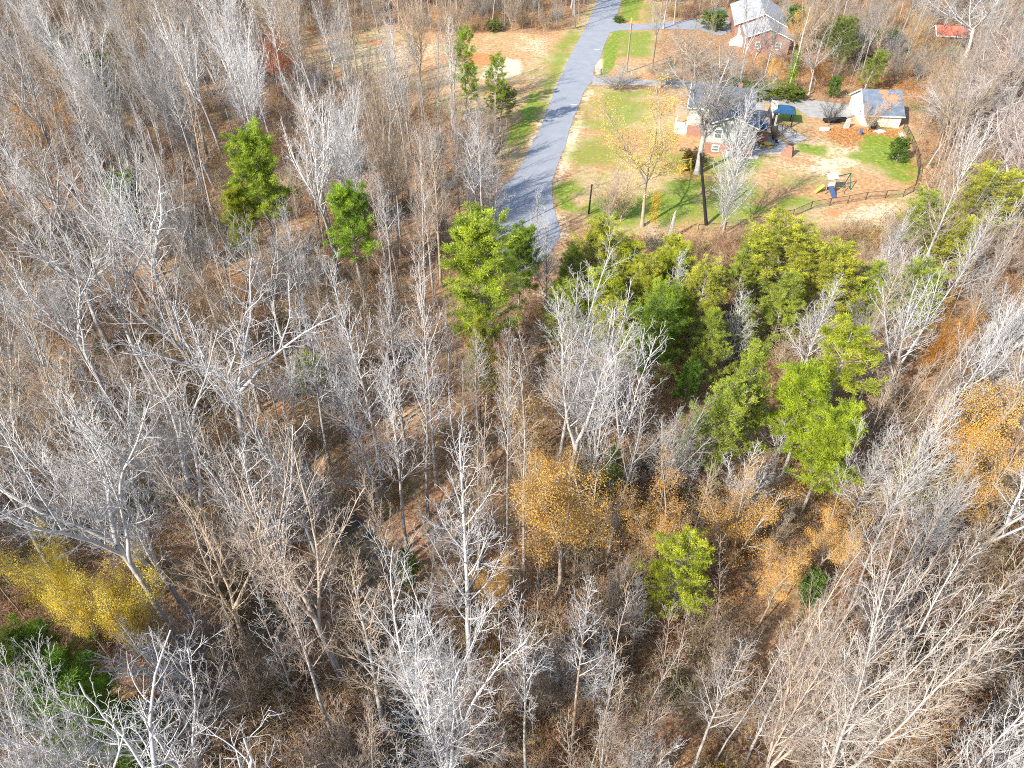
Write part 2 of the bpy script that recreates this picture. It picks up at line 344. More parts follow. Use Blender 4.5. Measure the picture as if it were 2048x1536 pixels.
sheet('driveway', [G(*p) for p in [(1226, 44), (1240, 47), (1280, 49), (1330, 44), (1400, 38), (1468, 36), (1470, 62), (1440, 72), (1400, 60), (1330, 58), (1280, 60), (1240, 61), (1218, 66)]], .034, M_ASPH, .1, 'upper asphalt driveway')
sheet('driveway', [G(*p) for p in [(1186, 152), (1200, 153), (1240, 158), (1300, 160), (1400, 162), (1500, 186), (1560, 195), (1640, 202), (1712, 212), (1712, 232), (1660, 240), (1620, 236), (1590, 216), (1560, 208), (1528, 206), (1535, 262), (1500, 260), (1500, 215), (1400, 178), (1300, 172), (1240, 170), (1184, 171)]], .038, M_DRIVE, .1, 'lower concrete driveway reaching the garage')
sheet('patio', [G(*p) for p in [(1496, 319), (1515, 319), (1519, 308), (1567, 310), (1575, 290), (1560, 280), (1538, 274), (1498, 284)]], .045, M_CONC, .03, 'pale concrete patio and walk beside the lower house')
for p, s in (((1194, 100), 1), ((1147, 210), 1)):
    x, y = G(*p); MB().box(-.55, .55, -.12, .12, .034, .037).build('road_marking', M_WHITE, None, (x, y, 0), .1)
    tag(bpy.context.scene.collection.objects[-1], 'short white painted dash on the asphalt', None, kind='structure')
sheet('garden_walk', [G(*p) for p in [(1546, 250), (1554, 247), (1616, 277), (1588, 288), (1577, 281)]], .049, M_CONC, .03, 'pale concrete walk widening to a point beside the lawn')
# stream water
def water_mat():
    m = bpy.data.materials.new('murky_water'); m.use_nodes = True; b = m.node_tree.nodes['Principled BSDF']
    b.inputs['Base Color'].default_value = (.085, .07, .035, 1); b.inputs['Roughness'].default_value = .12; return m
sw = []
for sgn in (1, -1):
    side = []
    for i, p in enumerate(STREAM):
        a = STREAM[max(i - 1, 0)]; b_ = STREAM[min(i + 1, len(STREAM) - 1)]; t = (b_ - a) / np.hypot(*(b_ - a)); side.append(p + sgn * np.array([-t[1], t[0]]) * 1.3)
    sw += side if sgn == 1 else side[::-1]
sheet('stream', sw, -1.5, water_mat(), .1, 'narrow murky brown stream under the trees')

# ------------------------------------------------------------------ tree generator
def nrm(v):
    l = math.sqrt(v[0] * v[0] + v[1] * v[1] + v[2] * v[2]) or 1; return (v[0] / l, v[1] / l, v[2] / l)
def cross(a, b): return (a[1] * b[2] - a[2] * b[1], a[2] * b[0] - a[0] * b[2], a[0] * b[1] - a[1] * b[0])
def dev(d, ang, az):
    """direction d bent by ang towards azimuth az around d"""
    u = nrm(cross(d, (0, 0, 1)) if abs(d[2]) < .95 else cross(d, (1, 0, 0))); w = cross(d, u)
    s, c = sin(ang), cos(ang); ca, sa = cos(az), sin(az)
    return nrm(tuple(d[i] * c + (u[i] * ca + w[i] * sa) * s for i in range(3)))
def path(r, p, d, L, n, jit, up, r0, r1):
    pts = [(*p, r0)]; st = L / n
    for i in range(n):
        d = nrm((d[0] + r.gauss(0, jit), d[1] + r.gauss(0, jit), d[2] + r.gauss(0, jit) + up))
        p = (p[0] + d[0] * st, p[1] + d[1] * st, p[2] + d[2] * st); t = (i + 1) / n
        pts.append((*p, r0 + (r1 - r0) * t ** .8))
    return pts
def at(pts, t):
    f = t * (len(pts) - 1); i = min(int(f), len(pts) - 2); f -= i; a, b = pts[i], pts[i + 1]
    return tuple(a[k] + (b[k] - a[k]) * f for k in range(4)), nrm(tuple(b[k] - a[k] for k in range(3)))
def side_shoots(r, parent, lv, specs, out, tips):
    """specs[lv]: per_m, t0, t1, ang0, ang1, len(parent fraction) lo hi, jitter, up, segs, rmin"""
    if lv >= len(specs): return
    s = specs[lv]; L = sum(math.dist(parent[i][:3], parent[i + 1][:3]) for i in range(len(parent) - 1))
    n = max(1, int(L * s['n'] * (s['t1'] - s['t0']) + r.random())); az = r.random() * 6.28
    for k in range(n):
        t = s['t0'] + (s['t1'] - s['t0']) * (k + r.random() * .8) / n; az += 2.4 + r.gauss(0, .35)
        q, d = at(parent, min(t, .999))
        prof = s.get('prof', lambda t: 1 - .6 * t)(t)
        ln = max(s.get('lmin', .25), L * r.uniform(*s['len']) * prof)
        ang = s['a0'] + (s['a1'] - s['a0']) * t + r.gauss(0, .1)
        r0 = max(s['r'], min(q[3] * .7, s['r'] + ln * s.get('k', .012)))
        pp = path(r, q[:3], dev(d, ang, az), ln, s['s'], s['j'], s['up'], r0, max(.45 * s['r'], .006))
        out.append(pp)
        if lv == len(specs) - 1: tips.append((pp[-1], nrm(tuple(pp[-1][i] - pp[-2][i] for i in range(3)))))
        side_shoots(r, pp, lv + 1, specs, out, tips)
def tubes(polys, base=0):
    """tapered tubes; sides by thickness"""
    groups = {}
    for p in polys: groups.setdefault((len(p), 3 if p[0][3] < .035 else (4 if p[0][3] < .07 else 7)), []).append(p)
    Vs, Fs, off = [], [], 0
    for (n, k), ps in groups.items():
        A = np.array(ps); P, Rr = A[:, :, :3], A[:, :, 3]; m = len(ps)
        T = np.zeros_like(P); T[:, 1:-1] = P[:, 2:] - P[:, :-2]; T[:, 0] = P[:, 1] - P[:, 0]; T[:, -1] = P[:, -1] - P[:, -2]
        T /= np.linalg.norm(T, axis=2, keepdims=True) + 1e-9
        ref = np.array([.31, .87, .38]); U = np.cross(T, ref); U /= np.linalg.norm(U, axis=2, keepdims=True) + 1e-9; Wv = np.cross(T, U)
        a = np.arange(k) * 2 * pi / k
        V = P[:, :, None] + (U[:, :, None] * np.cos(a)[None, None, :, None] + Wv[:, :, None] * np.sin(a)[None, None, :, None]) * Rr[:, :, None, None]
        I = off + np.arange(m * n * k).reshape(m, n, k); J = np.roll(I, -1, 2)
        Fs.append(np.stack([I[:, :-1], J[:, :-1], J[:, 1:], I[:, 1:]], -1).reshape(-1, 4)); Vs.append(V.reshape(-1, 3)); off += m * n * k
    return np.concatenate(Vs), Fs
def normalise(parts):
    """parts: dict name->V; scale so the tree is 1 high and its crown 1 wide; returns scale used"""
    allv = np.concatenate(list(parts.values())); h = allv[:, 2].max()
    rr = np.hypot(allv[:, 0], allv[:, 1]); w = 2 * np.percentile(rr, 97)
    return h, w
VARS = {}
def make_bare(key, seed, Ht, trunk, specs, leaders=None, leaf=None, leafmat=None, leafsize=.11):
    r = random.Random(seed); tr, out, tips = [], [], []
    t0 = path(r, (0, 0, -.3), (0, 0, 1), trunk['L'] + .3, trunk['s'], trunk['j'], .02, trunk['r'], trunk['r1'])
    flare = list(t0[0]); flare[3] *= 1.35; t0[0] = tuple(flare); tr.append(t0)
    if leaders:
        q, d = t0[-1], nrm(tuple(t0[-1][i] - t0[-2][i] for i in range(3))); az = r.random() * 6
        for k in range(leaders['n']):
            az += 6.283 / leaders['n'] + r.gauss(0, .25); ang = r.uniform(*leaders['a']); L = leaders['L'] * r.uniform(.8, 1.1)
            tt = 1 if k < 2 else r.uniform(.72, 1); q, d = at(t0, min(tt, .999))
            pp = path(r, q[:3], dev(d, ang, az), L, 12, leaders['j'], leaders['up'], trunk['r1'] * (.85 if k else .95), .022)
            out.append(pp); side_shoots(r, pp, 0, specs, out, tips)
            if leaders.get('fork'):
                q2, d2 = at(pp, r.uniform(.25, .45)); p2 = path(r, q2[:3], dev(d2, r.uniform(.35, .6), r.random() * 6), L * .62, 9, leaders['j'], leaders['up'], q2[3] * .75, .02)
                out.append(p2); side_shoots(r, p2, 0, specs, out, tips)
    else: side_shoots(r, t0, 0, specs, out, tips)
    tv, tf = tubes(tr); cv, cf = tubes(out); n_t = sum(len(f) for f in cf); midx = np.zeros(n_t, np.int32); mats = [M_TWIGF if leaf else M_TWIG]
    if leaf:
        lv, lfq = leaves(r, tips, leaf, leafsize); cf = cf + [lfq + len(cv)]; cv = np.concatenate([cv, lv]); midx = np.concatenate([midx, np.ones(len(lfq), np.int32)]); mats.append(leafmat)
    h, w = normalise({'a': cv, 'b': tv})
    VARS[key] = dict(h=h, w=w, trunk=mesh_np('trunk', tv, tf, [M_BARK], smooth=True), crown=mesh_np('crown', cv, cf, mats, midx, smooth=False))
def leaves(r, tips, n, size):
    g = np.random.default_rng(r.randint(0, 10 ** 6)); T = np.array([t[0][:3] for t in tips]); clump = g.random(len(T)) ** 2 + .05; clump /= clump.sum()
    i = g.choice(len(T), n, p=clump); c = T[i] + g.normal(0, .26, (n, 3)); a = g.normal(size=(n, 3)); a /= np.linalg.norm(a, axis=1)[:, None]
    b = np.cross(a, g.normal(size=(n, 3))); b /= np.linalg.norm(b, axis=1)[:, None]; s = size * g.uniform(.6, 1.3, n)[:, None]
    V = np.stack([c - a * s, c + b * s * .55, c + a * s, c - b * s * .55], 1).reshape(-1, 3)
    return V, np.arange(n * 4).reshape(n, 4)
def sp(n, t0, t1, a0, a1, ln, j, up, s, r, **k): return dict(n=n, t0=t0, t1=t1, a0=a0, a1=a1, len=ln, j=j, up=up, s=s, r=r, **k)

# narrow straight poplars, pale limbs rising steeply
def poplar(key, seed, L, lo, wide=1.0, r=.18, dn=1.0):
    make_bare(key, seed, L, dict(L=L, s=16, j=.016, r=r, r1=.022),
              [sp(2.3 * dn * 20 / L, lo, .985, .95, .42, (.15 * wide, .30 * wide), .08, .11, 6, .017, prof=lambda t: 1.15 - .85 * t, k=.009, lmin=.8),
               sp(3.0, .12, .97, .8, .6, (.3, .58), .10, .06, 4, .010, k=.006), sp(4.2, .1, 1, .7, .6, (.34, .7), .13, .05, 3, .0064, k=.003, lmin=.35), sp(3.2, .2, 1, .7, .5, (.3, .6), .14, .03, 2, .0048, k=.001, lmin=.16)])
for i in range(4): poplar(f'poplar{i}', 10 + i, 19 + i, (.34, .42, .3, .5)[i])
poplar('poplar4', 15, 12.5, .16, 1.5, .12, 1.35); poplar('poplar5', 16, 11.5, .22, 1.25, .11, 1.35); poplar('poplar6', 17, 13.5, .25, 1.6, .13, 1.35)
# vase shaped crowns with several leaders
def vase(key, seed, L0_, n, a, L, k=1.0, fork=True):
    make_bare(key, seed, 19, dict(L=L0_, s=7, j=.03, r=.23 * k, r1=.13 * k),
              [sp(1.8 / k, .1, .97, .85, .5, (.2, .42), .08, .07, 6, .018, k=.009), sp(2.6, .12, .98, .75, .55, (.3, .55), .11, .05, 4, .0095, k=.006), sp(4.0, .12, 1, .7, .6, (.34, .68), .13, .04, 3, .0062, k=.003, lmin=.35), sp(3.2, .15, 1, .7, .5, (.3, .6), .14, .02, 2, .0048, k=.001, lmin=.18)],
              leaders=dict(n=n, a=a, L=L, j=.06, up=.05, fork=fork))
for i in range(4): vase(f'vase{i}', 30 + i, (5.5, 7, 4.2, 8)[i], (4, 3, 5, 4)[i], ((.2, .5), (.2, .42), (.25, .65), (.3, .6))[i], (13, 12, 12.5, 10)[i])
def bigvase(key, seed, L0_, n, a, L):
    make_bare(key, seed, 24, dict(L=L0_, s=8, j=.03, r=.27, r1=.15),
              [sp(1.7, .1, .97, .8, .45, (.18, .40), .08, .07, 7, .017, k=.007), sp(3.0, .12, .98, .7, .5, (.28, .52), .11, .05, 5, .0085, k=.005), sp(4.6, .12, 1, .65, .55, (.34, .66), .13, .04, 3, .0052, k=.002, lmin=.3), sp(4.2, .15, 1, .65, .5, (.3, .6), .14, .02, 2, .0038, k=.001, lmin=.18)],
              leaders=dict(n=n, a=a, L=L, j=.05, up=.055, fork=True))
bigvase('vase6', 37, 5, 6, (.15, .5), 18); bigvase('vase7', 38, 7, 5, (.12, .42), 16.5)
vase('vase4', 35, 3.2, 4, (.2, .5), 8.5, .6, False); vase('vase5', 36, 4.5, 3, (.15, .4), 7.5, .6, False)
# broad, crooked crowns
for i in range(3):
    make_bare(f'broad{i}', 50 + i, 18, dict(L=(7, 9, 6)[i], s=8, j=.035, r=.25, r1=.15),
              [sp(1.8, .12, .97, 1.0, .7, (.25, .48), .12, .03, 7, .02, k=.010), sp(2.7, .12, .98, .9, .7, (.3, .58), .15, .02, 4, .010, k=.006), sp(4.0, .15, 1, .8, .7, (.34, .66), .16, .02, 3, .0064, k=.003, lmin=.35), sp(3.2, .15, 1, .8, .6, (.3, .6), .16, .01, 2, .0048, k=.001, lmin=.18)],
              leaders=dict(n=(5, 4, 6)[i], a=((.35, .85), (.3, .7), (.4, 1.05))[i], L=(10, 9.5, 9.5)[i], j=.10, up=.045, fork=True))
# round dense oaks
for i in range(2):
    make_bare(f'oak{i}', 60 + i, 17, dict(L=(5.5, 7)[i], s=8, j=.03, r=.34, r1=.22),
              [sp(2.4, .12, .97, 1.0, .7, (.28, .5), .12, .03, 7, .026, k=.012), sp(3.6, .12, .98, .9, .7, (.3, .58), .15, .02, 4, .013, k=.007), sp(7, .15, 1, .8, .7, (.34, .66), .16, .02, 3, .0095, k=.003, lmin=.35), sp(5, .15, 1, .8, .6, (.3, .6), .16, .01, 2, .008, k=.001, lmin=.2)],
              leaders=dict(n=(6, 5)[i], a=(.3, .95), L=(9, 9)[i], j=.09, up=.04, fork=True))
# fine twigged smaller trees
for i in range(3):
    make_bare(f'fine{i}', 70 + i, 9, dict(L=(1.4, 2.2, .8)[i], s=4, j=.05, r=.08, r1=.05),
              [sp(4.4, .1, .97, .7, .45, (.22, .42), .1, .06, 5, .012, k=.007), sp(6, .15, .98, .7, .5, (.3, .55), .13, .05, 4, .008, k=.004), sp(7, .15, 1, .6, .5, (.3, .6), .13, .03, 2, .0048, k=.001, lmin=.22)],
              leaders=dict(n=(5, 4, 7)[i], a=(.15, .6), L=(6.5, 7.5, 6)[i], j=.06, up=.05))
# slim saplings
for i in range(3):
    make_bare(f'sapling{i}', 90 + i, 11, dict(L=(11, 9, 13)[i], s=12, j=.03, r=.055, r1=.012),
              [sp(3.2, (.3, .15, .45)[i], .98, .9, .5, (.10, .2), .09, .06, 5, .011, prof=lambda t: 1.1 - .7 * t, k=.006, lmin=.5), sp(5.5, .12, 1, .7, .6, (.28, .55), .13, .04, 3, .0078, k=.003, lmin=.25), sp(5, .2, 1, .7, .6, (.3, .5), .13, .03, 2, .006, k=.001, lmin=.14)])
# trees still holding yellow leaves
for i in range(4):
    make_bare(f'leafy{i}', 110 + i, 12, dict(L=(4, 5, 3, 6)[i], s=5, j=.04, r=.15, r1=.1),
              [sp(2.0, .12, .97, .85, .5, (.22, .4), .09, .05, 5, .02), sp(4, .15, .98, .75, .6, (.3, .5), .12, .04, 3, .011), sp(6, .15, 1, .7, .6, (.3, .6), .12, .03, 2, .0075, lmin=.25)],
              leaders=dict(n=(4, 3, 5, 4)[i], a=(.2, .6), L=(8, 9, 7.5, 8)[i], j=.06, up=.05, fork=i == 3), leaf=(20000, 15000, 24000, 24000)[i], leafmat=M_LEAF, leafsize=.044)

def make_pine(key, seed, Ht, lo, rad, nb, tufts, m, tuft=.34, flat=.3, shape='round', bl=26, wid=.0135, sub=.9):
    r = random.Random(seed); g = np.random.default_rng(seed)
    t0 = path(r, (0, 0, -.3), (0, 0, 1), Ht + .3, 14, .02, .02, Ht * .0125 + .03, .03); br, tip = [], []
    for k in range(nb):
        t = lo + (.985 - lo) * (k / nb) ** .85; u = (t - lo) / (1 - lo)
        prof = {'round': (.72 + .28 * sin(k * 1.7 + seed)) * math.sqrt(max(0, 1 - (abs(u - .45) / .70) ** 2.2)), 'cone': 1.05 - .9 * u, 'open': (.55 + .45 * r.random()) * math.sqrt(max(.05, 1 - (abs(u - .45) / .62) ** 2))}[shape]
        L = rad * prof * r.uniform(.72, 1.12) + .25; q, d = at(t0, t)
        ang = {'round': 1.25 - .75 * u, 'cone': 1.2 - .7 * u, 'open': 1.3 - .6 * u}[shape] + r.gauss(0, .12)
        b = path(r, q[:3], dev(d, ang, k * 2.4 + r.gauss(0, .3)), L, 5, .08, .05, max(.03, L * .016), .012); br.append(b)
        nsub = int(L * tufts)
        for j in range(nsub):
            tt = .28 + .72 * (j + r.random()) / nsub; q2, d2 = at(b, min(tt, .999))
            s2 = path(r, q2[:3], dev(d2, r.uniform(.3, 1.1), r.random() * 6.28), r.uniform(.3, 1.0) * sub * (1.15 - .5 * tt), 2, .1, .06, .012, .007); br.append(s2)
            if shape != 'cone' and r.random() < (1 - u) * .55 * (1.25 - tt): continue
            tip.append((s2[-1][:3], nrm(tuple(s2[-1][i] - s2[0][i] for i in range(3)))))
            if r.random() < .7: tip.append((s2[1][:3], nrm(tuple(s2[-1][i] - s2[0][i] for i in range(3)))))
        tip.append((b[-1][:3], nrm(tuple(b[-1][i] - b[-2][i] for i in range(3)))))
    tip.append((t0[-1][:3], (0, 0, 1)))
    P = np.array([t[0] for t in tip]); D = np.array([t[1] for t in tip]); n = len(P) * bl
    i = np.repeat(np.arange(len(P)), bl); c = P[i] + g.normal(0, tuft * .28, (n, 3)) * [1, 1, flat + .35]
    a = D[i] * .7 + g.normal(0, .75, (n, 3)); a[:, 2] += .35; a /= np.linalg.norm(a, axis=1)[:, None]
    b_ = np.cross(a, g.normal(size=(n, 3))); b_ /= np.linalg.norm(b_, axis=1)[:, None]; s = tuft * g.uniform(.55, 1.15, n)[:, None]
    V = np.stack([c - b_ * wid, c + a * s * .55 - b_ * wid * .9, c + a * s, c + a * s * .5 + b_ * wid * 1.6], 1).reshape(-1, 3)
    cv, cf = tubes(br); nt_ = sum(len(f) for f in cf); lf_ = np.arange(n * 4).reshape(n, 4) + len(cv)
    tv, tf = tubes([t0]); allc = np.concatenate([cv, V])
    h, w = normalise({'a': allc, 'b': tv})
    VARS[key] = dict(h=h, w=w, trunk=mesh_np('trunk', tv, tf, [M_BARK], smooth=True), crown=mesh_np('crown', allc, cf + [lf_], [M_TWIGF, m], np.concatenate([np.zeros(nt_), np.ones(n)]), False))
make_pine('pine0', 201, 17, .34, 3.4, 120, 5.0, M_NEEDLE, .34, shape='round')
make_pine('pine1', 202, 13, .3, 3.0, 90, 5.5, M_NEEDLE, .33, shape='round')
make_pine('pine2', 203, 14, .45, 2.6, 46, 5.0, M_NEEDLE, .31, shape='open')
make_pine('pine3', 204, 12, .4, 3.2, 100, 5.5, M_NEEDLE, .33, shape='round')
make_pine('scrub0', 211, 11, .2, 3.0, 110, 5.0, M_CEDAR, .24, flat=.1, shape='round', bl=22, wid=.0125)
make_pine('scrub1', 212, 10, .15, 3.2, 95, 5.0, M_CEDAR, .24, flat=.1, shape='cone', bl=22, wid=.0125)
make_pine('scrub2', 213, 11, .3, 3.3, 90, 4.6, M_CEDAR, .24, flat=.1, shape='open', bl=22, wid=.0125)
make_pine('shrub0', 221, 4, .05, 1.9, 50, 8, M_SHRUBLEAF, .20, shape='round', bl=9, wid=.04)
make_pine('shrub1', 222, 3, .05, 2.2, 42, 8, M_SHRUBLEAF, .20, shape='round', bl=9, wid=.04)

# ------------------------------------------------------------------ placing trees
WHITE, GREY, TAN, PINK, DARKB = (.45, .43, .41), (.32, .295, .27), (.34, .265, .19), (.36, .285, .225), (.22, .19, .17)
TR_G, TR_T, TR_D = (.30, .28, .26), (.31, .24, .18), (.14, .12, .105)

trees = []                                   # dict(name, obj, x, y, h, desc ...)
def fit(key, h, w):
    fam = [k for k in VARS if k.rstrip('0123456789') == key.rstrip('0123456789')]
    if key[:2] not in ('po', 'va', 'br', 'fi', 'oa'): return key
    sc = lambda k: (abs(math.log(h / VARS[k]['h'])) + 1.2 * abs(math.log((w / VARS[k]['w']) / (h / VARS[k]['h']))) + (0 if k == key else .12))
    return min(fam, key=sc)
def put_tree(key, name, x, y, h, w, rz, lean=(0, 0), ccol=GREY, tcol=TR_G, z=None):
    v = VARS[key]; z = gz(x, y) if z is None else z
    e = bpy.data.objects.new(name, None); e.empty_display_size = .3; C.objects.link(e)
    e.location = (x, y, z); e.rotation_euler = (lean[0], lean[1], rz); sc = w / v['w']; e.scale = (sc, sc, h / v['h'])
    for part, c in (('trunk', tcol), ('crown', ccol)):
        o = bpy.data.objects.new(part, v[part]); C.objects.link(o); o.parent = e; o.color = (*c, 1)
    return e
def hero(key, name, spec, label, cat, group=None, **k):
    """spec: ('top', px, py, width_px, height) or ('base', px, py, top_py, width_px)"""
    if spec[0] == 'top':
        _, px, py, w, h = spec; x, y = G(px, py, h)
    else:
        _, px, py, ty, w = spec; x, y = G(px, py); h = height_at(y, x, ty)
    wm = w * depth(x, y, h * .8) / F
    key = fit(key, h, wm); r = random.Random(int(px * 31 + py)); e = put_tree(key, name, x, y, h, wm, r.random() * 6.28, **k); tag(e, label, cat, group)
    trees.append(dict(e=e, x=x, y=y, h=h, w=wm, label=label, hero=True, name=name)); return e

PG = 'pines standing among the bare trees'
def needle(c): return c
YG, MG, DG, BG = (1.15, 1.0, .8), (.9, .92, .9), (.6, .68, .8), (.6, .8, 1.1)
PINES = [('pine0', 955, 414, 165, 18, 'tallest pine, yellow tinged, in front of the turning area', (1.1, 1.05, 1.0)), ('pine3', 1040, 440, 88, 12, 'dark green pine tight beside the tallest yellow tinged pine', DG),
         ('pine3', 490, 243, 125, 17, 'rounded green pine alone among grey trees behind its smaller neighbour', MG), ('pine1', 462, 368, 78, 11, 'small yellow-green pine in front of the rounded lone pine', YG),
         ('pine3', 685, 350, 105, 14, 'bright green double-topped pine in the grey woods well clear of the lane', (.8, .95, .8)),
         ('pine2', 925, 48, 52, 15, 'tallest thin pine on the clearing edge by the red clay', MG), ('pine2', 937, 120, 44, 11, 'middle thin pine of the three beside the red clay', MG), ('pine2', 990, 100, 52, 13, 'thin pine closest to the lane beside the pale sand patch', MG),
         ('scrub0', 1180, 425, 130, 11, 'round green pine at the lane bend edge below the lawn', YG), ('pine1', 1268, 468, 90, 9, 'small bright pine second from the lane in the green row', YG),
         ('pine3', 1212, 530, 105, 10, 'bright green pine in front of the two pines at the lawn edge', YG), ('scrub1', 1345, 470, 130, 10, 'broad pine touching the lawn edge beneath the broken snag', YG),
         ('scrub0', 1418, 535, 130, 11, 'green pine in front of the tall black pole', YG), ('scrub2', 1590, 428, 165, 11, 'widest yellow-green pine below the play set and fence', YG),
         ('scrub0', 1712, 470, 145, 10, 'yellow-green pine in front of the chain-link fence corner', YG), ('pine0', 1322, 600, 125, 11, 'dark green pine just behind the white vase-shaped tree', DG),
         ('scrub2', 1135, 565, 100, 9, 'dusky open pine between the lane end and the green row', MG), ('scrub1', 1300, 552, 90, 8, 'low spreading pine in the shade of the green row', MG),
         ('scrub1', 1500, 478, 90, 8, 'low ragged pine between two wide pines below the yard', MG), ('scrub2', 1275, 640, 90, 7, 'low ragged pine below the dark pine', MG),
         ('pine2', 1722, 634, 145, 13, 'airy light green pine, uppermost of the three in a slanting line', YG), ('pine1', 1648, 728, 135, 12, 'dense yellow-green pine, middle of the three in a slanting line', (1.0, 1.0, .6)),
         ('pine3', 1692, 812, 135, 12, 'dense pine behind a white bare tree, lowest of the slanting line', (1, .97, .75)), ('scrub1', 1522, 680, 130, 12, 'olive green cedar between two white bare trees', MG),
         ('scrub0', 1435, 758, 150, 12, 'broad olive cedar next to the white vase-shaped tree', MG), ('scrub2', 1850, 522, 120, 10, 'olive pine behind the orange-leaved tree', MG),
         ('scrub0', 1885, 385, 110, 9, 'green pine beyond the fence at the woods edge', MG), ('scrub2', 2000, 332, 150, 11, 'yellow-green pine high at the photo edge beside the yard woods', YG),
         ('scrub1', 1938, 428, 95, 9, 'yellow-green pine in front of the pine at the woods edge', YG), ('scrub2', 1385, 1062, 150, 11, 'bright lime-green pine alone in the lower brown woods', (1.15, 1.1, .6)),
         ('pine1', 25, 1232, 150, 12, 'dark glossy pine behind the white forked tree', DG), ('pine1', 60, 1335, 210, 11, 'large dark pine under the white forked tree in the corner', (.6, .8, .8)),
         ('scrub1', 190, 1415, 170, 8, 'shaded bluish pine beside the large dark corner pine', BG), ('shrub0', 800, 1070, 50, 5, 'small vivid green holly beside the stream', (1.3, 1.5, 1.0)),
         ('pine1', 1385, 732, 64, 6, 'small blue-green young pine behind the broad cedar', BG), ('scrub2', 605, 715, 90, 4, 'low olive cedar on the dark forest floor', MG),
         ('scrub1', 1232, 885, 58, 7, 'small dark cedar beneath the white vase-shaped tree', DG), ('pine3', 225, 340, 95, 9, 'dark green holly-like pine between two leaning grey trunks', DG),
         ('scrub1', 960, 628, 80, 10, 'slender yellow-green cedar right in front of the tallest pine', YG), ('scrub1', 1500, 590, 70, 8, 'small cedar among white poplars behind the olive cedar', MG)]
PINES += [('scrub0', 165, 95, 90, 13, 'evergreen tinted dark as shade in the far dark gap of the woods', (.3, .36, .4)), ('scrub1', 215, 62, 80, 13, 'evergreen tinted dark as shade behind the other in the far dark gap', (.3, .36, .4)), ('scrub0', 110, 40, 80, 13, 'evergreen tinted dark as shade at the far end of the dark gap', (.28, .33, .4)), ('scrub2', 1700, 30, 70, 11, 'dull dark cedar on the wooded slope behind the garage', (.5, .55, .6)), ('scrub0', 1755, 95, 55, 8, 'dull green cedar just above the garage roof', (.7, .75, .7)),  # far gap evergreens: the shade of the gap is put into their dark tint
          ('scrub1', 1150, 492, 100, 9, 'green pine between the lane end pine and the round one', MG), ('scrub0', 1305, 498, 100, 10, 'lime pine behind the one in front of the tall black pole', YG), ('pine1', 1372, 492, 95, 10, 'yellow-green pine right under the broken snag and black pole', YG),
          ('scrub2', 1545, 462, 110, 9, 'olive pine tucked in front of the widest yellow-green pine', MG), ('scrub0', 1648, 470, 120, 10, 'green pine between the widest one and the fence corner one', YG), ('scrub1', 1770, 520, 110, 8, 'ragged pine below the fence corner pine', MG),
          ('scrub2', 1240, 600, 110, 9, 'loose yellow-green pine in front of the bright green pine', YG), ('scrub1', 1590, 540, 120, 9, 'olive pine below the widest yellow-green pine', MG), ('pine3', 1345, 560, 110, 10, 'deep green pine between the black pole pine and the dark one', MG), ('scrub1', 1435, 620, 110, 9, 'olive cedar behind the pair of white feather-shaped poplars', MG)]
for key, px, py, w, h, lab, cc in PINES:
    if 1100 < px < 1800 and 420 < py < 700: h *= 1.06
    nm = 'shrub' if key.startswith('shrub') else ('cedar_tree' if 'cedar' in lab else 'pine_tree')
    hero(key, nm, ('top', px, py, w, h), lab, {'shrub': 'shrub', 'cedar_tree': 'cedar', 'pine_tree': 'pine tree'}[nm], PG if nm == 'pine_tree' else None, ccol=cc, tcol=TR_G)

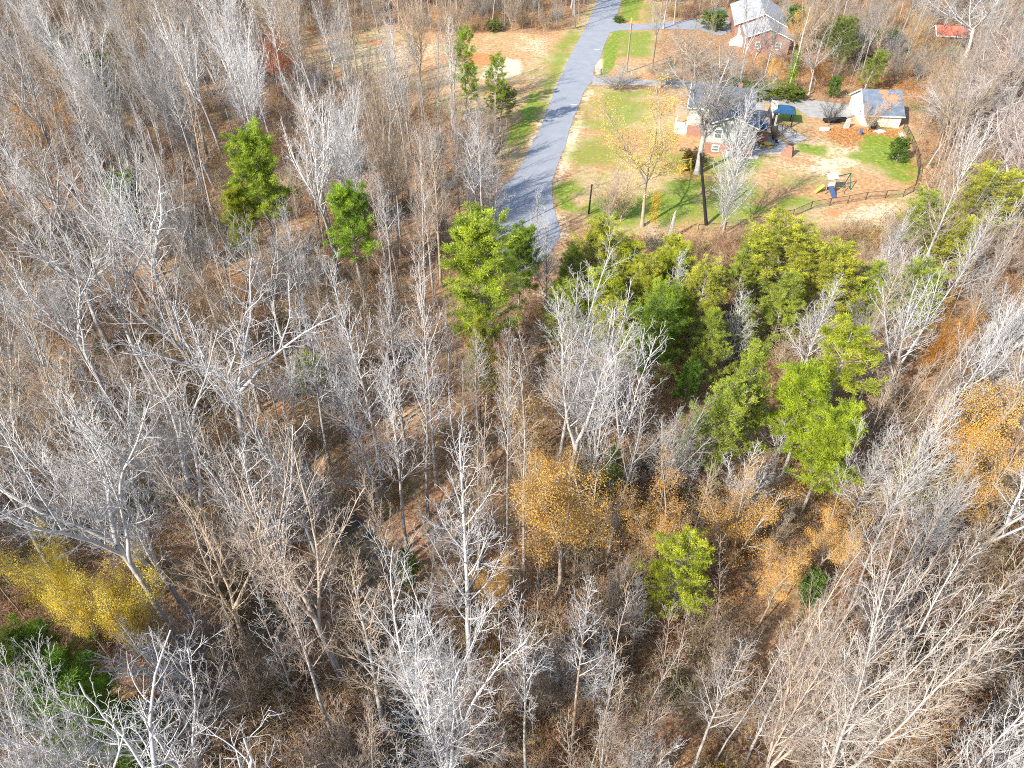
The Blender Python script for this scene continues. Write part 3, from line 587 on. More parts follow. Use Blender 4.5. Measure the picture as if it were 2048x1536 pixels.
YL, OR, RU, OLV, SOFT = (1.3, 1.6, .9), (1.25, 1.1, .9), (.85, .36, .3), (.7, .8, .45), (.9, .85, 1.0)
LG = 'trees still holding autumn leaves'
for key, px, py, w, h, lab, cc in [('leafy2', 70, 1110, 150, 12, 'bright yellow leafy tree, between the other two yellow ones', YL), ('leafy2', 40, 1020, 190, 13, 'bright yellow leafy tree, upper of the yellow trees', YL), ('leafy2', 150, 1120, 215, 11, 'bright yellow leafy tree, lower of the yellow trees', YL),
        ('leafy0', 255, 1195, 130, 7, 'olive-yellow low tree beside two dark leaning trunks', OLV), ('leafy0', 1112, 882, 125, 11, 'small orange-leaved tree behind the large orange tree', OR),
        ('leafy3', 1140, 985, 265, 13, 'largest orange-leaved tree, in the middle of the woods', (.95, .88, .85)), ('leafy2', 1000, 1085, 110, 9, 'low orange tree next to the tall white poplar trunk', OR),
        ('leafy1', 1045, 728, 160, 11, 'faded yellow tree below the slender cedar', SOFT), ('leafy1', 1345, 940, 180, 12, 'faded gold tree behind the lime-green pine', (.95, .8, .7)),
        ('leafy1', 1515, 955, 190, 12, 'faded gold tree between the broad cedar and the lime pine', (.95, .8, .6)), ('leafy2', 1925, 562, 128, 13, 'dense deep orange tree among green and white trees', (.8, .55, .3)),
        ('leafy0', 2010, 748, 160, 14, 'orange tree at the photo edge below tall white trees', OR), ('leafy1', 2030, 880, 140, 12, 'gold tree at the photo edge in front of the orange one', OR),
        ('leafy1', 1322, 166, 215, 18, 'white-limbed lawn tree with thinning pale yellow leaves', (1.0, 1.15, 1.0)), ('leafy0', 45, 165, 130, 14, 'brownish orange tree at the far dark woods edge', (.8, .6, .4)),
        ('leafy2', 110, 200, 60, 12, 'narrow orange tree by the big leaning grey trunk', (.75, .6, .4)), ('leafy0', 538, 38, 75, 14, 'rust red leafy tree in the far grey woods', (.85, .35, .25)),
        ('leafy2', 1652, 88, 60, 8, 'gold-orange bush-like tree beside the pale trunk behind the driveway', (.8, .55, .35)), ('leafy0', 1610, 10, 60, 10, 'gold tree behind the upper house', OR),
        ('leafy0', 1848, 22, 46, 10, 'dull gold tree next to the red shed', SOFT), ('leafy1', 880, 6, 60, 7, 'tan-leaved young beech on the far edge of the clearing', (1, .75, .75)),
        ('leafy1', 1590, 1080, 110, 10, 'thin gold tree beside the lime-green pine', OR), ('leafy0', 1880, 900, 130, 9, 'olive gold tree under the white poplars', OLV),
        ('leafy0', 1560, 110, 40, 6, 'small gold tree on the slope behind the driveway', OR), ('leafy1', 1700, 1010, 120, 9, 'gold flecked tree under the slanting white poplars', OR),
        ('leafy2', 25, 240, 60, 10, 'dull orange tree below the brownish orange one', (.7, .5, .35))]:
    hero(key, 'autumn_tree', ('top', px, py, w, h), lab, 'tree', LG, ccol=cc, tcol=TR_T)

BT = 'bare winter trees'
for key, spec, lab, cc, tc in [
        ('poplar0', ('base', 942, 1372, 788, 240), 'tall white bare poplar with straight trunk in the middle of the woods', WHITE, WHITE),
        ('vase1', ('base', 1232, 990, 626, 140), 'white vase-shaped bare tree in front of the dark green pine', WHITE, GREY),
        ('poplar1', ('base', 815, 1105, 662, 150), 'pale narrow poplar with slightly leaning trunk above the stream', WHITE, GREY),
        ('poplar2', ('base', 762, 1030, 700, 150), 'pale narrow poplar whose trunk bends beside the stream', WHITE, GREY),
        ('poplar1', ('base', 872, 968, 470, 130), 'tallest pale poplar below the tallest pine', WHITE, GREY),
        ('poplar3', ('base', 812, 905, 520, 110), 'slim pale poplar behind the stream poplars', WHITE, GREY),
        ('broad1', ('base', 372, 1298, 790, 430), 'huge pale forked tree with long leaning trunk beside yellow trees', WHITE, TR_G),
        ('vase3', ('base', 388, 1245, 735, 330), 'pale tall tree just behind the huge forked tree', WHITE, TR_G),
        ('broad0', ('base', 495, 1202, 640, 380), 'wide-crowned grey tree with thick brown curved trunk', GREY, TR_T),
        ('poplar1', ('base', 545, 1250, 830, 150), 'slim tree with thin curved trunk beside the thick brown one', GREY, TR_G),
        ('vase1', ('base', 612, 1240, 800, 230), 'pale forked tree leaning over the dark stream bend', WHITE, GREY),
        ('broad2', ('base', 592, 790, 405, 190), 'grey tree with long bare straight trunk under a knot of twigs', GREY, TR_G),
        ('broad1', ('base', 166, 428, 40, 190), 'dark leaning trunk with pale forked limbs near orange trees', GREY, TR_D),
        ('vase0', ('base', 120, 430, 150, 150), 'leaning pale forked tree next to the dark leaning trunk', GREY, TR_G),
        ('oak1', ('base', 1394, 347, 80, 230), 'big thick-trunked oak shading the front of the lower house', GREY, TR_G),
        ('poplar3', ('base', 1445, 468, 172, 130), 'white crooked lawn tree in front of the brick patio', WHITE, GREY),
        ('fine1', ('base', 1432, 478, 320, 110), 'low whitish bushy tree at the foot of the white lawn tree', WHITE, GREY),
        ('vase2', ('base', 915, 1640, 1165, 430), 'widest white spreading tree nearest the camera in the middle', WHITE, WHITE),
        ('vase0', ('base', 300, 1640, 1285, 330), 'white forked tree over the dark corner pines', WHITE, GREY),
        ('vase3', ('base', 470, 1650, 1330, 260), 'white forked tree beside the stream mouth', WHITE, GREY),
        ('vase0', ('base', 1480, 1640, 1170, 300), 'pinkish upswept maple next to the giant white one', PINK, WHITE),
        ('vase2', ('base', 1600, 1660, 1120, 420), 'giant many-stemmed white tree in the lower corner woods', (.42, .375, .33), WHITE),
        ('oak0', ('base', 1905, 320, 120, 210), 'dense pale round-crowned tree hanging over the garage side', (.36, .32, .29), GREY), ('oak1', ('base', 1975, 460, 190, 230), 'dense pinkish round-crowned tree outside the yard fence', (.36, .29, .26), GREY), ('oak0', ('base', 1990, 230, 40, 220), 'dense pinkish tree between the sycamore and the photo edge', (.35, .28, .25), GREY),
        ('vase1', ('base', 1478, 172, -40, 110), 'tall thin grey tree in front of the upper house porch', GREY, TR_G), ('poplar1', ('base', 1528, 160, -30, 90), 'tall straight tree before the upper house gable', GREY, TR_G), ('vase0', ('base', 1585, 150, -20, 110), 'forked tan tree at the corner of the upper house', TAN, TR_T),
        ('poplar5', ('base', 1325, 700, 500, 90), 'white twiggy tree standing among the green row below the snag', WHITE, GREY), ('poplar6', ('base', 1500, 600, 445, 90), 'white feathery tree dividing the green row below the lawn', WHITE, GREY), ('poplar4', ('base', 1210, 560, 410, 70), 'small pale tree next to the round green pine', GREY, GREY), ('poplar5', ('base', 1740, 600, 430, 90), 'pale feathery tree splitting the pines below the fence', WHITE, GREY),
        ('vase0', ('base', 1800, 1700, 1300, 330), 'slanting white tree reaching toward the lower corner', WHITE, WHITE),
        ('vase3', ('base', 1660, 1460, 1080, 260), 'pinkish fine-topped tree behind the giant many-stemmed one', PINK, TAN),
        ('poplar0', ('base', 1800, 1160, 940, 170), 'white poplar with densely brushed tip below orange edge trees', WHITE, GREY),
        ('poplar3', ('base', 1852, 1230, 990, 170), 'tan bare tree leaning beside the densely brushed poplar', TAN, TAN),
        ('poplar0', ('base', 1598, 760, 538, 130), 'white feather-shaped poplar between the olive cedar and the airy pine', WHITE, WHITE),
        ('poplar2', ('base', 1455, 745, 570, 110), 'white feather-shaped poplar beside the broad cedars', WHITE, WHITE),
        ('vase1', ('base', 1545, 930, 800, 115), 'small white vase-shaped tree in front of the broad cedar', WHITE, GREY),
        ('poplar2', ('base', 1700, 1040, 838, 150), 'white poplar rising through the lowest slanting pine', WHITE, GREY),
        ('poplar0', ('base', 1735, 1090, 760, 180), 'tallest white slanting poplar beside the slanting pine line', WHITE, GREY),
        ('vase1', ('base', 1862, 870, 590, 160), 'white branching tree beside the deep orange tree', WHITE, GREY),
        ('vase0', ('base', 1955, 900, 590, 170), 'tall white tree standing over the edge orange tree', WHITE, GREY),
        ('poplar2', ('base', 1800, 660, 500, 110), 'white thin poplar behind the airy light green pine', WHITE, GREY),
        ('poplar1', ('base', 1888, 620, 380, 110), 'white thin poplar behind the deep orange tree', WHITE, GREY),
        ('vase1', ('base', 1770, 520, 400, 75), 'white bare tree at the fence corner', WHITE, GREY),
        ('poplar2', ('base', 1090, 640, 430, 90), 'white thin tree rising in front of the turning area', WHITE, GREY),
        ('poplar1', ('base', 1068, 560, 370, 80), 'white twiggy tree over the lane end', WHITE, GREY),
        ('vase1', ('base', 1312, 500, 420, 1), 'x', GREY, GREY),
        ('poplar0', ('base', 982, 440, 270, 130), 'white dense tree at the corner of the turning area', WHITE, GREY),
        ('fine0', ('base', 1315, 560, 445, 80), 'small grey vase tree between the bright pines', GREY, GREY),
        ('broad0', ('base', 1925, 130, -60, 240), 'huge pale-limbed sycamore above the yard woods', WHITE, WHITE),
        ('broad0', ('base', 1617, 190, 50, 110), 'straight pale trunked tree behind the driveway', GREY, GREY),
        ('vase1', ('base', 1305, 135, -40, 75), 'dark multi-stemmed tree beside the upper driveway', GREY, TR_D),
        ('vase1', ('base', 1500, 150, 15, 100), 'forked grey tree leaning before the upper house', GREY, TR_G),
        ('poplar0', ('base', 1170, 1060, 690, 110), 'thin pale poplar above the orange trees', WHITE, GREY),
        ('poplar3', ('base', 1015, 1120, 620, 130), 'pale poplar over the faded yellow tree', WHITE, GREY),
        ('poplar2', ('base', 1048, 1150, 800, 120), 'tan poplar next to the largest orange tree', TAN, GREY)]:
    if lab == 'x': continue
    hero(key, 'bare_tree', spec, lab, 'tree', BT, ccol=cc, tcol=tc)

# ------------------------------------------------------------------ houses, garage and yard things
M_BRICK = mat('red_brick', (.40, .15, .08), .9, noise=.3, scale=9, bump=.2)
def brick_mat(name, c1, c2, mort, sc):
    m = bpy.data.materials.new(name); m.use_nodes = True; n = m.node_tree.nodes; l = m.node_tree.links
    tc = n.new('ShaderNodeTexCoord'); b = n.new('ShaderNodeTexBrick'); b.inputs['Scale'].default_value = sc
    mp = n.new('ShaderNodeMapping'); mp.inputs['Rotation'].default_value = (R(90), 0, 0); l.new(tc.outputs['Object'], mp.inputs[0]); l.new(mp.outputs[0], b.inputs[0])
    b.inputs[1].default_value = (*c1, 1); b.inputs[2].default_value = (*c2, 1); b.inputs[3].default_value = (*mort, 1); b.inputs['Mortar Size'].default_value = .015
    l.new(b.outputs[0], n['Principled BSDF'].inputs[0]); n['Principled BSDF'].inputs['Roughness'].default_value = .9; return m
M_BRICK = brick_mat('red_brick', (.30, .13, .08), (.21, .09, .06), (.28, .23, .19), 4.5)
def lap_mat(name, c, pitch=.2):
    m = mat(name, c, .75, noise=.1, scale=2.5); n = m.node_tree.nodes; l = m.node_tree.links
    tc = n.new('ShaderNodeTexCoord'); w = n.new('ShaderNodeTexWave'); w.bands_direction = 'Z'; w.wave_profile = 'SAW'; w.inputs['Scale'].default_value = .314 / pitch
    bp = n.new('ShaderNodeBump'); bp.inputs['Strength'].default_value = .8; bp.inputs['Distance'].default_value = .02
    l.new(tc.outputs['Object'], w.inputs[0]); l.new(w.outputs['Fac'], bp.inputs['Height']); l.new(bp.outputs[0], n['Principled BSDF'].inputs['Normal']); return m
M_SIDING = lap_mat('grey_siding', (.33, .345, .32)); M_CREAM = lap_mat('cream_siding', (.72, .60, .44)); M_WSIDE = lap_mat('white_siding', (.76, .77, .78))
def shingle(name, c1, c2):
    m = mat(name, c1, .9, noise=.5, scale=1.1, col2=c2, detail=10); n = m.node_tree.nodes; l = m.node_tree.links
    tc = n.new('ShaderNodeTexCoord'); w = n.new('ShaderNodeTexWave'); w.bands_direction = 'Z'; w.wave_profile = 'SAW'; w.inputs['Scale'].default_value = 4; w.inputs['Distortion'].default_value = 1.5
    bp = n.new('ShaderNodeBump'); bp.inputs['Strength'].default_value = .7; bp.inputs['Distance'].default_value = .03
    l.new(tc.outputs['Object'], w.inputs[0]); l.new(w.outputs['Fac'], bp.inputs['Height']); l.new(bp.outputs[0], n['Principled BSDF'].inputs['Normal']); return m
M_ROOFD = shingle('dark_shingles', (.05, .065, .09), (.13, .15, .18)); M_ROOFL = shingle('grey_shingles', (.25, .26, .27), (.38, .38, .39))
M_ROOFG = shingle('garage_shingles', (.075, .10, .14), (.17, .20, .24)); M_RED = mat('red_metal_roof', (.45, .13, .08), .6, noise=.3, scale=2)
M_GLASS = mat('dark_glass', (.03, .05, .05), .08, spec=.8); M_BLUE = mat('blue_cloth', (.03, .09, .22), .6, noise=.2, scale=4)
M_STONE = mat('rubble_stone', (.20, .18, .15), .95, noise=.35, scale=3.5, col2=(.55, .50, .42), bump=.8)
M_YEL = mat('yellow_paint', (.60, .40, .06), .6, noise=.15, scale=4); M_GREENP = mat('green_plastic', (.02, .10, .07), .5, noise=.1, scale=4)
M_AQUA = mat('aqua_roof', (.38, .68, .58), .5, noise=.1, scale=3); M_BLUEP = mat('blue_plastic', (.05, .09, .2), .4); M_WOOD = mat('weathered_wood', (.28, .21, .14), .85, noise=.3, scale=5)
M_GREYM = mat('galvanised', (.3, .3, .3), .45, metal=.7); M_GREYP = mat('grey_plastic', (.42, .44, .46), .6); M_TERRA = mat('wet_leaves', (.45, .20, .09), .95, noise=.4, scale=8)
M_GLW = mat('clear_window', (.10, .13, .12), .1, spec=.8); M_TYRE = mat('tyre_rubber', (.02, .02, .02), .8); M_CARG = mat('dark_green_car_paint', (.01, .10, .07), .25, spec=.6)

def gable(parent, x0, x1, y0, y1, ze, zr, axis_, ov, tk, wallm, roofm, z0=0, names=('wall', 'roof'), zsplit=None, lowm=None, ridge=None, fascia=True):
    """axis_ 'y': ridge runs along y (gable faces at y0, y1); 'x': ridge along x"""
    w = MB(); zz = zsplit if zsplit else z0
    if axis_ == 'y':
        xm = ridge if ridge is not None else (x0 + x1) / 2
        prof = [(x0, zz), (x1, zz), (x1, ze), (xm, zr), (x0, ze)]; n = 5
        w.add([(x, y0, z) for x, z in prof] + [(x, y1, z) for x, z in prof], [tuple(range(5)), tuple(range(5, 10))[::-1]] + [(i, 5 + i, 5 + (i + 1) % 5, (i + 1) % 5) for i in range(5)])
        sl = (zr - ze) / (xm - x0); sr = (zr - ze) / (x1 - xm)
        rq = [[(x0 - ov, y0 - ov, ze - sl * ov + tk), (xm, y0 - ov, zr + tk), (xm, y1 + ov, zr + tk), (x0 - ov, y1 + ov, ze - sl * ov + tk)],
              [(xm, y0 - ov, zr + tk), (x1 + ov, y0 - ov, ze - sr * ov + tk), (x1 + ov, y1 + ov, ze - sr * ov + tk), (xm, y1 + ov, zr + tk)]]
        fas = [((x0 - ov, y0 - ov - .03, ze - sl * ov + tk - .1), (xm, y0 - ov - .03, zr + tk - .1)), ((xm, y0 - ov - .03, zr + tk - .1), (x1 + ov, y0 - ov - .03, ze - sr * ov + tk - .1))]
    else:
        ym = ridge if ridge is not None else (y0 + y1) / 2
        prof = [(y0, zz), (y1, zz), (y1, ze), (ym, zr), (y0, ze)]
        w.add([(x0, y, z) for y, z in prof] + [(x1, y, z) for y, z in prof], [tuple(range(5)), tuple(range(5, 10))[::-1]] + [(i, 5 + i, 5 + (i + 1) % 5, (i + 1) % 5) for i in range(5)])
        sl = (zr - ze) / (ym - y0); sr = (zr - ze) / (y1 - ym)
        rq = [[(x0 - ov, y0 - ov, ze - sl * ov + tk), (x1 + ov, y0 - ov, ze - sl * ov + tk), (x1 + ov, ym, zr + tk), (x0 - ov, ym, zr + tk)],
              [(x0 - ov, ym, zr + tk), (x1 + ov, ym, zr + tk), (x1 + ov, y1 + ov, ze - sr * ov + tk), (x0 - ov, y1 + ov, ze - sr * ov + tk)]]
        fas = [((x0 - ov - .03, y0 - ov, ze - sl * ov + tk - .1), (x0 - ov - .03, ym, zr + tk - .1)), ((x0 - ov - .03, ym, zr + tk - .1), (x0 - ov - .03, y1 + ov, ze - sr * ov + tk - .1)), ((x0 - ov, y0 - ov - .03, ze - sl * ov + tk - .1), (x1 + ov, y0 - ov - .03, ze - sl * ov + tk - .1))]
    wl = w.build(names[0], wallm, parent)
    if zsplit: MB().box(x0 - .02, x1 + .02, y0 - .02, y1 + .02, z0, zsplit - .003).build('wall', lowm, parent)
    rf = MB(); [rf.slab(q, .12) for q in rq]; ro = rf.build(names[1], roofm, parent)
    if fascia:
        f = MB(); [f.bar(a, b, .11, n=4) for a, b in fas]; f.build('fascia', M_WHITE, ro)
    return wl, ro
def window(parent, x, y, z, w, h, axis_='y', sgn=-1):
    """on a wall facing -y (axis_ y) or -x"""
    f, g = MB(), MB()
    def b(m, a0, a1, z0, z1, d0, d1):
        if axis_ == 'y': m.box(x + a0, x + a1, y + min(sgn * d0, sgn * d1), y + max(sgn * d0, sgn * d1), z + z0, z + z1)
        else: m.box(x + min(sgn * d0, sgn * d1), x + max(sgn * d0, sgn * d1), y + a0, y + a1, z + z0, z + z1)
    t = .11
    b(f, 0, t, 0, h, .003, .07); b(f, w - t, w, 0, h, .003, .07); b(f, t, w - t, 0, t, .003, .07); b(f, t, w - t, h - t, h, .003, .07); b(f, t, w - t, h / 2 - .04, h / 2 + .04, .003, .06)
    b(g, t, w - t, t, h / 2 - .04, .004, .02); b(g, t, w - t, h / 2 + .04, h - t, .004, .02)
    o = f.build('window', M_WHITE, parent); g.build('pane', M_GLW, o); return o

# lower house: split-level gable wing facing the camera, main wing behind
L0 = np.array(G(1408, 305)); R0 = np.array(G(1497, 314)); hd = math.atan2(*(R0 - L0)[::-1])
hs = empty('house', (L0[0], L0[1], 0), hd, label='split-level house with charcoal roof, grey siding gable and brick base', cat='house')
gable(hs, 0, 6.9, 0, 6, 4.5, 5.85, 'y', .35, .16, M_SIDING, M_ROOFD, zsplit=1.65, lowm=M_BRICK, ridge=3.3)
gable(hs, -3.2, 6.2, 6.3, 14.5, 4.6, 6.6, 'x', .4, .18, M_SIDING, M_ROOFD, zsplit=1.65, lowm=M_BRICK)
for x_ in (-.36, 7.26): MB().bar((x_, -.4, 4.42), (x_, 5.9, 4.42), .07, n=5).build('gutter', M_WHITE, hs)
MB().bar((7.0, -.06, .1), (7.0, -.06, 4.3), .045, n=5).build('downspout', M_WHITE, hs)
MB().box(3.1, 3.5, -.05, -.003, 4.75, 5.15).build('gable_vent', M_WHITE, hs)
for x_, y_, z_ in ((1.5, 8.8, 5.7), (4.6, 9.3, 5.9), (-1, 12.5, 5.5), (2.2, 3.5, 5.4)): MB().bar((x_, y_, z_), (x_, y_, z_ + .6), .08, n=7).build('roof_vent', M_GREYM, hs)
window(hs, 1.0, 0, 2.35, 1.2, 1.5); window(hs, 4.6, 0, 2.35, 1.2, 1.5); window(hs, 1.0, -.02, .35, 1.1, 1.05)
MB().box(6.95, 9.2, 5.2, 10.5, 0, 2.2).build('wall', M_BRICK, hs)
MB().box(6.7, 9.5, 4.9, 10.8, 2.203, 2.38).build('deck', M_WOOD, hs)
rl = MB(); [rl.box(9.4, 9.47, 5 + k * .72, 5.07 + k * .72, 2.38, 3.3) for k in range(9)]; rl.box(9.39, 9.48, 4.95, 10.8, 3.3, 3.36); [rl.box(6.9 + k * .6, 6.97 + k * .6, 4.93, 5.0, 2.38, 3.3) for k in range(4)]; rl.box(6.7, 9.4, 4.92, 5.0, 3.3, 3.36); rl.build('railing', M_BLACK, hs)
MB().box(3.6, 4.2, 10.4, 11.1, 5.6, 7.3).build('chimney', M_BRICK, hs)
pc = MB(); pc.box(-5.2, -3.22, 6.6, 10.4, 0, .5); [pc.box(-5.2 + a, -5.05 + a, 6.6, 6.75, .5, 2.9) for a in (0, 1.8)]; pc.box(-5.2, -5.05, 10.2, 10.35, .5, 2.9)
[pc.box(-5.1 + k * .22, -5.05 + k * .22, 6.65, 6.7, .5, 1.4) for k in range(9)]; pc.box(-5.2, -3.25, 6.62, 6.72, 1.4, 1.47); pc.build('porch', M_WHITE, hs)
MB().slab([(-5.5, 6.2, 2.95), (-3.5, 6.2, 3.3), (-3.5, 10.6, 3.3), (-5.5, 10.6, 2.95)], .1).build('roof', mat('tan_roof', (.36, .27, .17), .9, noise=.2, scale=3), hs)
def hw(u, v): c, s = cos(hd), sin(hd); return L0[0] + u * c - v * s, L0[1] + u * s + v * c
for k, (u, dx) in enumerate(((3.2, .95), (4.7, .85))):
    x, y = hw(u, -.9); e = empty('air_conditioner', (x, y, 0), hd, label=('grey air conditioner nearer the lower window of the house', 'grey air conditioner nearer the white lawn tree')[k], cat='air conditioner', group='air conditioners at the house')
    MB().box(0, dx, 0, dx, 0, .85).build('casing', M_GREYP, e, bevel=.03); MB().bar((dx / 2, dx / 2, .853), (dx / 2, dx / 2, .9), dx * .38, n=12).build('fan_grille', M_BLACK, e)

# garage
A, B, D = np.array(G(1724.4, 252)), np.array(G(1797, 255)), np.array(G(1706, 211)); gd = math.atan2(*(B - A)[::-1]); gw = float(np.hypot(*(B - A)))
ga = empty('garage', (A[0], A[1], 0), gd, label='detached garage with leaf-patched blue-grey roof and cream front wall', cat='garage')
gable(ga, 0, gw, 0, 9.2, 1.95, 4.35, 'x', .35, .15, M_CREAM, M_ROOFG, ridge=4.6)
MB().add([(-.02, .02, 0), (-.02, 9.18, 0), (-.02, 9.18, 1.93), (-.02, 4.6, 4.33), (-.02, .02, 1.93), (0.003, .02, 0), (0.003, 9.18, 0), (0.003, 9.18, 1.93), (0.003, 4.6, 4.33), (0.003, .02, 1.93)], [(4, 3, 2, 1, 0), (5, 6, 7, 8, 9), (0, 1, 6, 5), (1, 2, 7, 6), (2, 3, 8, 7), (3, 4, 9, 8), (4, 0, 5, 9)]).build('side_wall', M_WSIDE, ga)
window(ga, -.02, 2.2, .8, 1.0, .9, 'x'); 
ml = random.Random(3); lp = MB()
for k in range(420):
    cx, cy, s = ml.choice([(3.9, 2.9, .55), (4.5, 2.5, .5), (4.9, 3.2, .4), (3.2, 1.2, .45) if k % 3 else (2.9, 4.0, .3), (3.3, 3.9, .35)]); x = cx + ml.gauss(0, s); y = min(4.5, max(.2, cy + ml.gauss(0, s * .8))); z = 1.95 + (4.35 - 1.95) * y / 4.6 + .165; a = ml.random() * 6; q = .10
    lp.add([(x + q * cos(a + t * pi / 2), y + q * sin(a + t * pi / 2), z + q * sin(a + t * pi / 2) * .52 + .012 * (t % 2)) for t in range(4)], [(0, 1, 2, 3)])
lo = lp.build('fallen_leaves', M_TERRA, None, (A[0], A[1], 0), gd); tag(lo, 'orange drifts of fallen leaves lying on the garage roof', 'fallen leaves', kind='stuff')

# upper house
U0 = np.array(G(1487, 107)); U1 = np.array(G(1574, 112)); ud = math.atan2(*(U1 - U0)[::-1]); uw = float(np.hypot(*(U1 - U0)))
uh = empty('house', (U0[0], U0[1], 0), ud + .02, label='upper house with pale grey shingle roof and white porch steps', cat='house')
gable(uh, 0, uw, 0, 9, 3.2, 4.9, 'y', .4, .15, M_BRICK, M_ROOFL, ridge=uw * .5)
gable(uh, -1.6, uw - .01, 9.1, 26, 3.3, 5.5, 'y', .4, .15, M_BRICK, M_ROOFL, ridge=uw * .45)
window(uh, 2, 0, 1.1, 1.1, 1.3); window(uh, 6, 0, 1.1, 1.1, 1.3)
st = MB(); [st.box(-2.6 + k * .28, -2.32 + k * .28, 5.2, 7.4, 0, .2 * (k + 1)) for k in range(6)]; st.box(-.92, -.03, 5.0, 8.9, 0, 1.25)
[st.box(-2.6 + .28 * k, -2.54 + .28 * k, 5.12, 5.18, .2 * k + .2, .2 * k + 1.1) for k in range(7)]; st.bar((-2.6, 5.15, 1.15), (-.9, 5.15, 2.35), .05, n=4); [st.box(-.95 + .0, -.85, 5.1 + 1.2 * k, 5.2 + 1.2 * k, 1.25, 3.2) for k in range(4)]; st.build('porch', M_WHITE, uh)
MB().bar((-.08, -.1, 0), (-.08, -.1, 3.1), .05, n=6).build('downspout', M_WHITE, uh)

# red shed
s0 = np.array(G(1868, 92)); sh = empty('shed', (s0[0], s0[1], 0), -.2, label='small shed with rusty red roof among the woods', cat='shed')
gable(sh, 0, 7, 0, 5, 2.2, 3.4, 'x', .3, .12, M_WOOD, M_RED); MB().box(2.2, 3.2, -.04, -.003, 0, 1.95).build('door', M_BLACK, sh)

# pavilion with a blue-black hip roof
p0 = np.array(G(1579, 254)); pv = empty('pavilion', (p0[0], p0[1], 0), hd, label='small garden pavilion with dark blue hipped roof beside the patio', cat='pavilion')
M_PV = mat('blue_metal_roof', (.02, .07, .15), .4, noise=.2, scale=2, spec=.5)
MB().add([(-3.1, -.3, 2.2), (.5, -.3, 2.2), (.5, 3.2, 2.2), (-3.1, 3.2, 2.2), (-1.9, 1.45, 3.0), (-.7, 1.45, 3.0), (-3.1, -.3, 2.12), (.5, -.3, 2.12), (.5, 3.2, 2.12), (-3.1, 3.2, 2.12)],
         [(0, 1, 5, 4), (1, 2, 5), (2, 3, 4, 5), (3, 0, 4), (6, 7, 1, 0), (7, 8, 2, 1), (8, 9, 3, 2), (9, 6, 0, 3), (9, 8, 7, 6)]).build('roof', M_PV, pv)
for x, y in ((-2.8, 0), (.2, 0), (.2, 2.9), (-2.8, 2.9)): MB().box(x - .09, x + .09, y - .09, y + .09, 0, 2.13).build('leg', M_BLACK, pv)

# stone outdoor chimney, brick barbecue
c0 = np.array(G(1540, 247)); ch = empty('outdoor_fireplace', (c0[0], c0[1], 0), hd + .15, label='tall rubble stone outdoor fireplace beside the blue pavilion', cat='fireplace')
MB().box(-1.0, .9, -.6, .6, 0, 1.7).build('hearth', M_STONE, ch, bevel=.08); MB().add([(-.75, -.45, 1.7), (.65, -.45, 1.7), (.65, .45, 1.7), (-.75, .45, 1.7), (-.45, -.35, 4.0), (.4, -.35, 4.0), (.4, .35, 4.0), (-.45, .35, 4.0)], [(0, 1, 5, 4), (1, 2, 6, 5), (2, 3, 7, 6), (3, 0, 4, 7), (4, 5, 6, 7)]).build('flue', M_STONE, ch); MB().box(-.55, .5, -.45, .45, 4.003, 4.12).build('cap', M_BLACK, ch)
MB().box(-.45, .45, -.63, -.603, .25, 1.05).build('firebox', M_BLACK, ch)
b0 = np.array(G(1572, 311)); bq = empty('brick_barbecue', (b0[0], b0[1], 0), hd - .35, label='red brick barbecue with sloping shoulders and dark cap at the patio corner', cat='barbecue')
MB().add([(-.9, -.45, 0), (1.0, -.45, 0), (1.0, .5, 0), (-.9, .5, 0), (-.35, -.3, 1.35), (.75, -.3, 1.35), (.75, .4, 1.35), (-.35, .4, 1.35)], [(0, 1, 5, 4), (1, 2, 6, 5), (2, 3, 7, 6), (3, 0, 4, 7), (4, 5, 6, 7), (3, 2, 1, 0)]).build('hearth', M_BRICK, bq)
MB().box(0, .65, -.22, .35, 1.353, 1.75).build('chimney', M_BRICK, bq); MB().box(-.05, .7, -.27, .4, 1.753, 1.82).build('cap', M_BLACK, bq)

# yellow round picnic table with curved benches
t0_ = np.array(G(1532, 296)); pt = empty('picnic_table', (t0_[0], t0_[1], .05), 0, label='round yellow picnic table on the patio', cat='picnic table')
MB().bar((0, 0, .70), (0, 0, .76), .62, n=16).build('tabletop', M_YEL, pt)
for k in range(4):
    a = k * pi / 2 + .4; c, s = cos(a), sin(a); M_ = Matrix.Rotation(a, 4, 'Z')
    MB().box(.78, 1.06, -.42, .42, .42, .47, M_).build('bench', M_YEL, pt); MB().bar((c * .3, s * .3, .7), (c * .75, s * .75, 0), .04, n=5).build('leg', M_YEL, pt); MB().box(.3, .8, -.05, .05, .36, .42, M_).build('brace', M_YEL, pt)
def chair(loc, rz, label, m, group):
    e = empty('patio_chair', loc, rz, label=label, cat='chair', group=group)
    MB().box(-.24, .24, -.24, .24, .42, .46).build('seat', m, e); MB().box(-.24, .24, .22, .26, .46, .98).build('backrest', m, e)
    for x, y in ((-.22, -.22), (.22, -.22), (-.22, .22), (.22, .22)): MB().bar((x, y, 0), (x, y, .43), .02, n=5).build('leg', m, e)
    return e
for k, (px, py) in enumerate(((1546, 284), (1552, 291), (1544, 296))):
    x, y = G(px, py); chair((x, y, .05), .4 + k * 1.9, ('black metal patio chair behind the yellow table', 'black metal patio chair nearest the brick barbecue', 'black metal patio chair touching the yellow table')[k], M_BLACK, 'black metal patio chairs')
x, y = hw(8.2, 5.8); gr = empty('grill', (x, y, 2.38), hd, label='covered dark blue barbecue grill on the raised deck', cat='grill')
MB().box(-.7, .7, -.35, .35, 0, 1.0).build('cover', M_BLUE, gr, bevel=.08); MB().box(-1.0, -.72, -.25, .25, .55, .8).build('side_shelf', M_BLUE, gr)
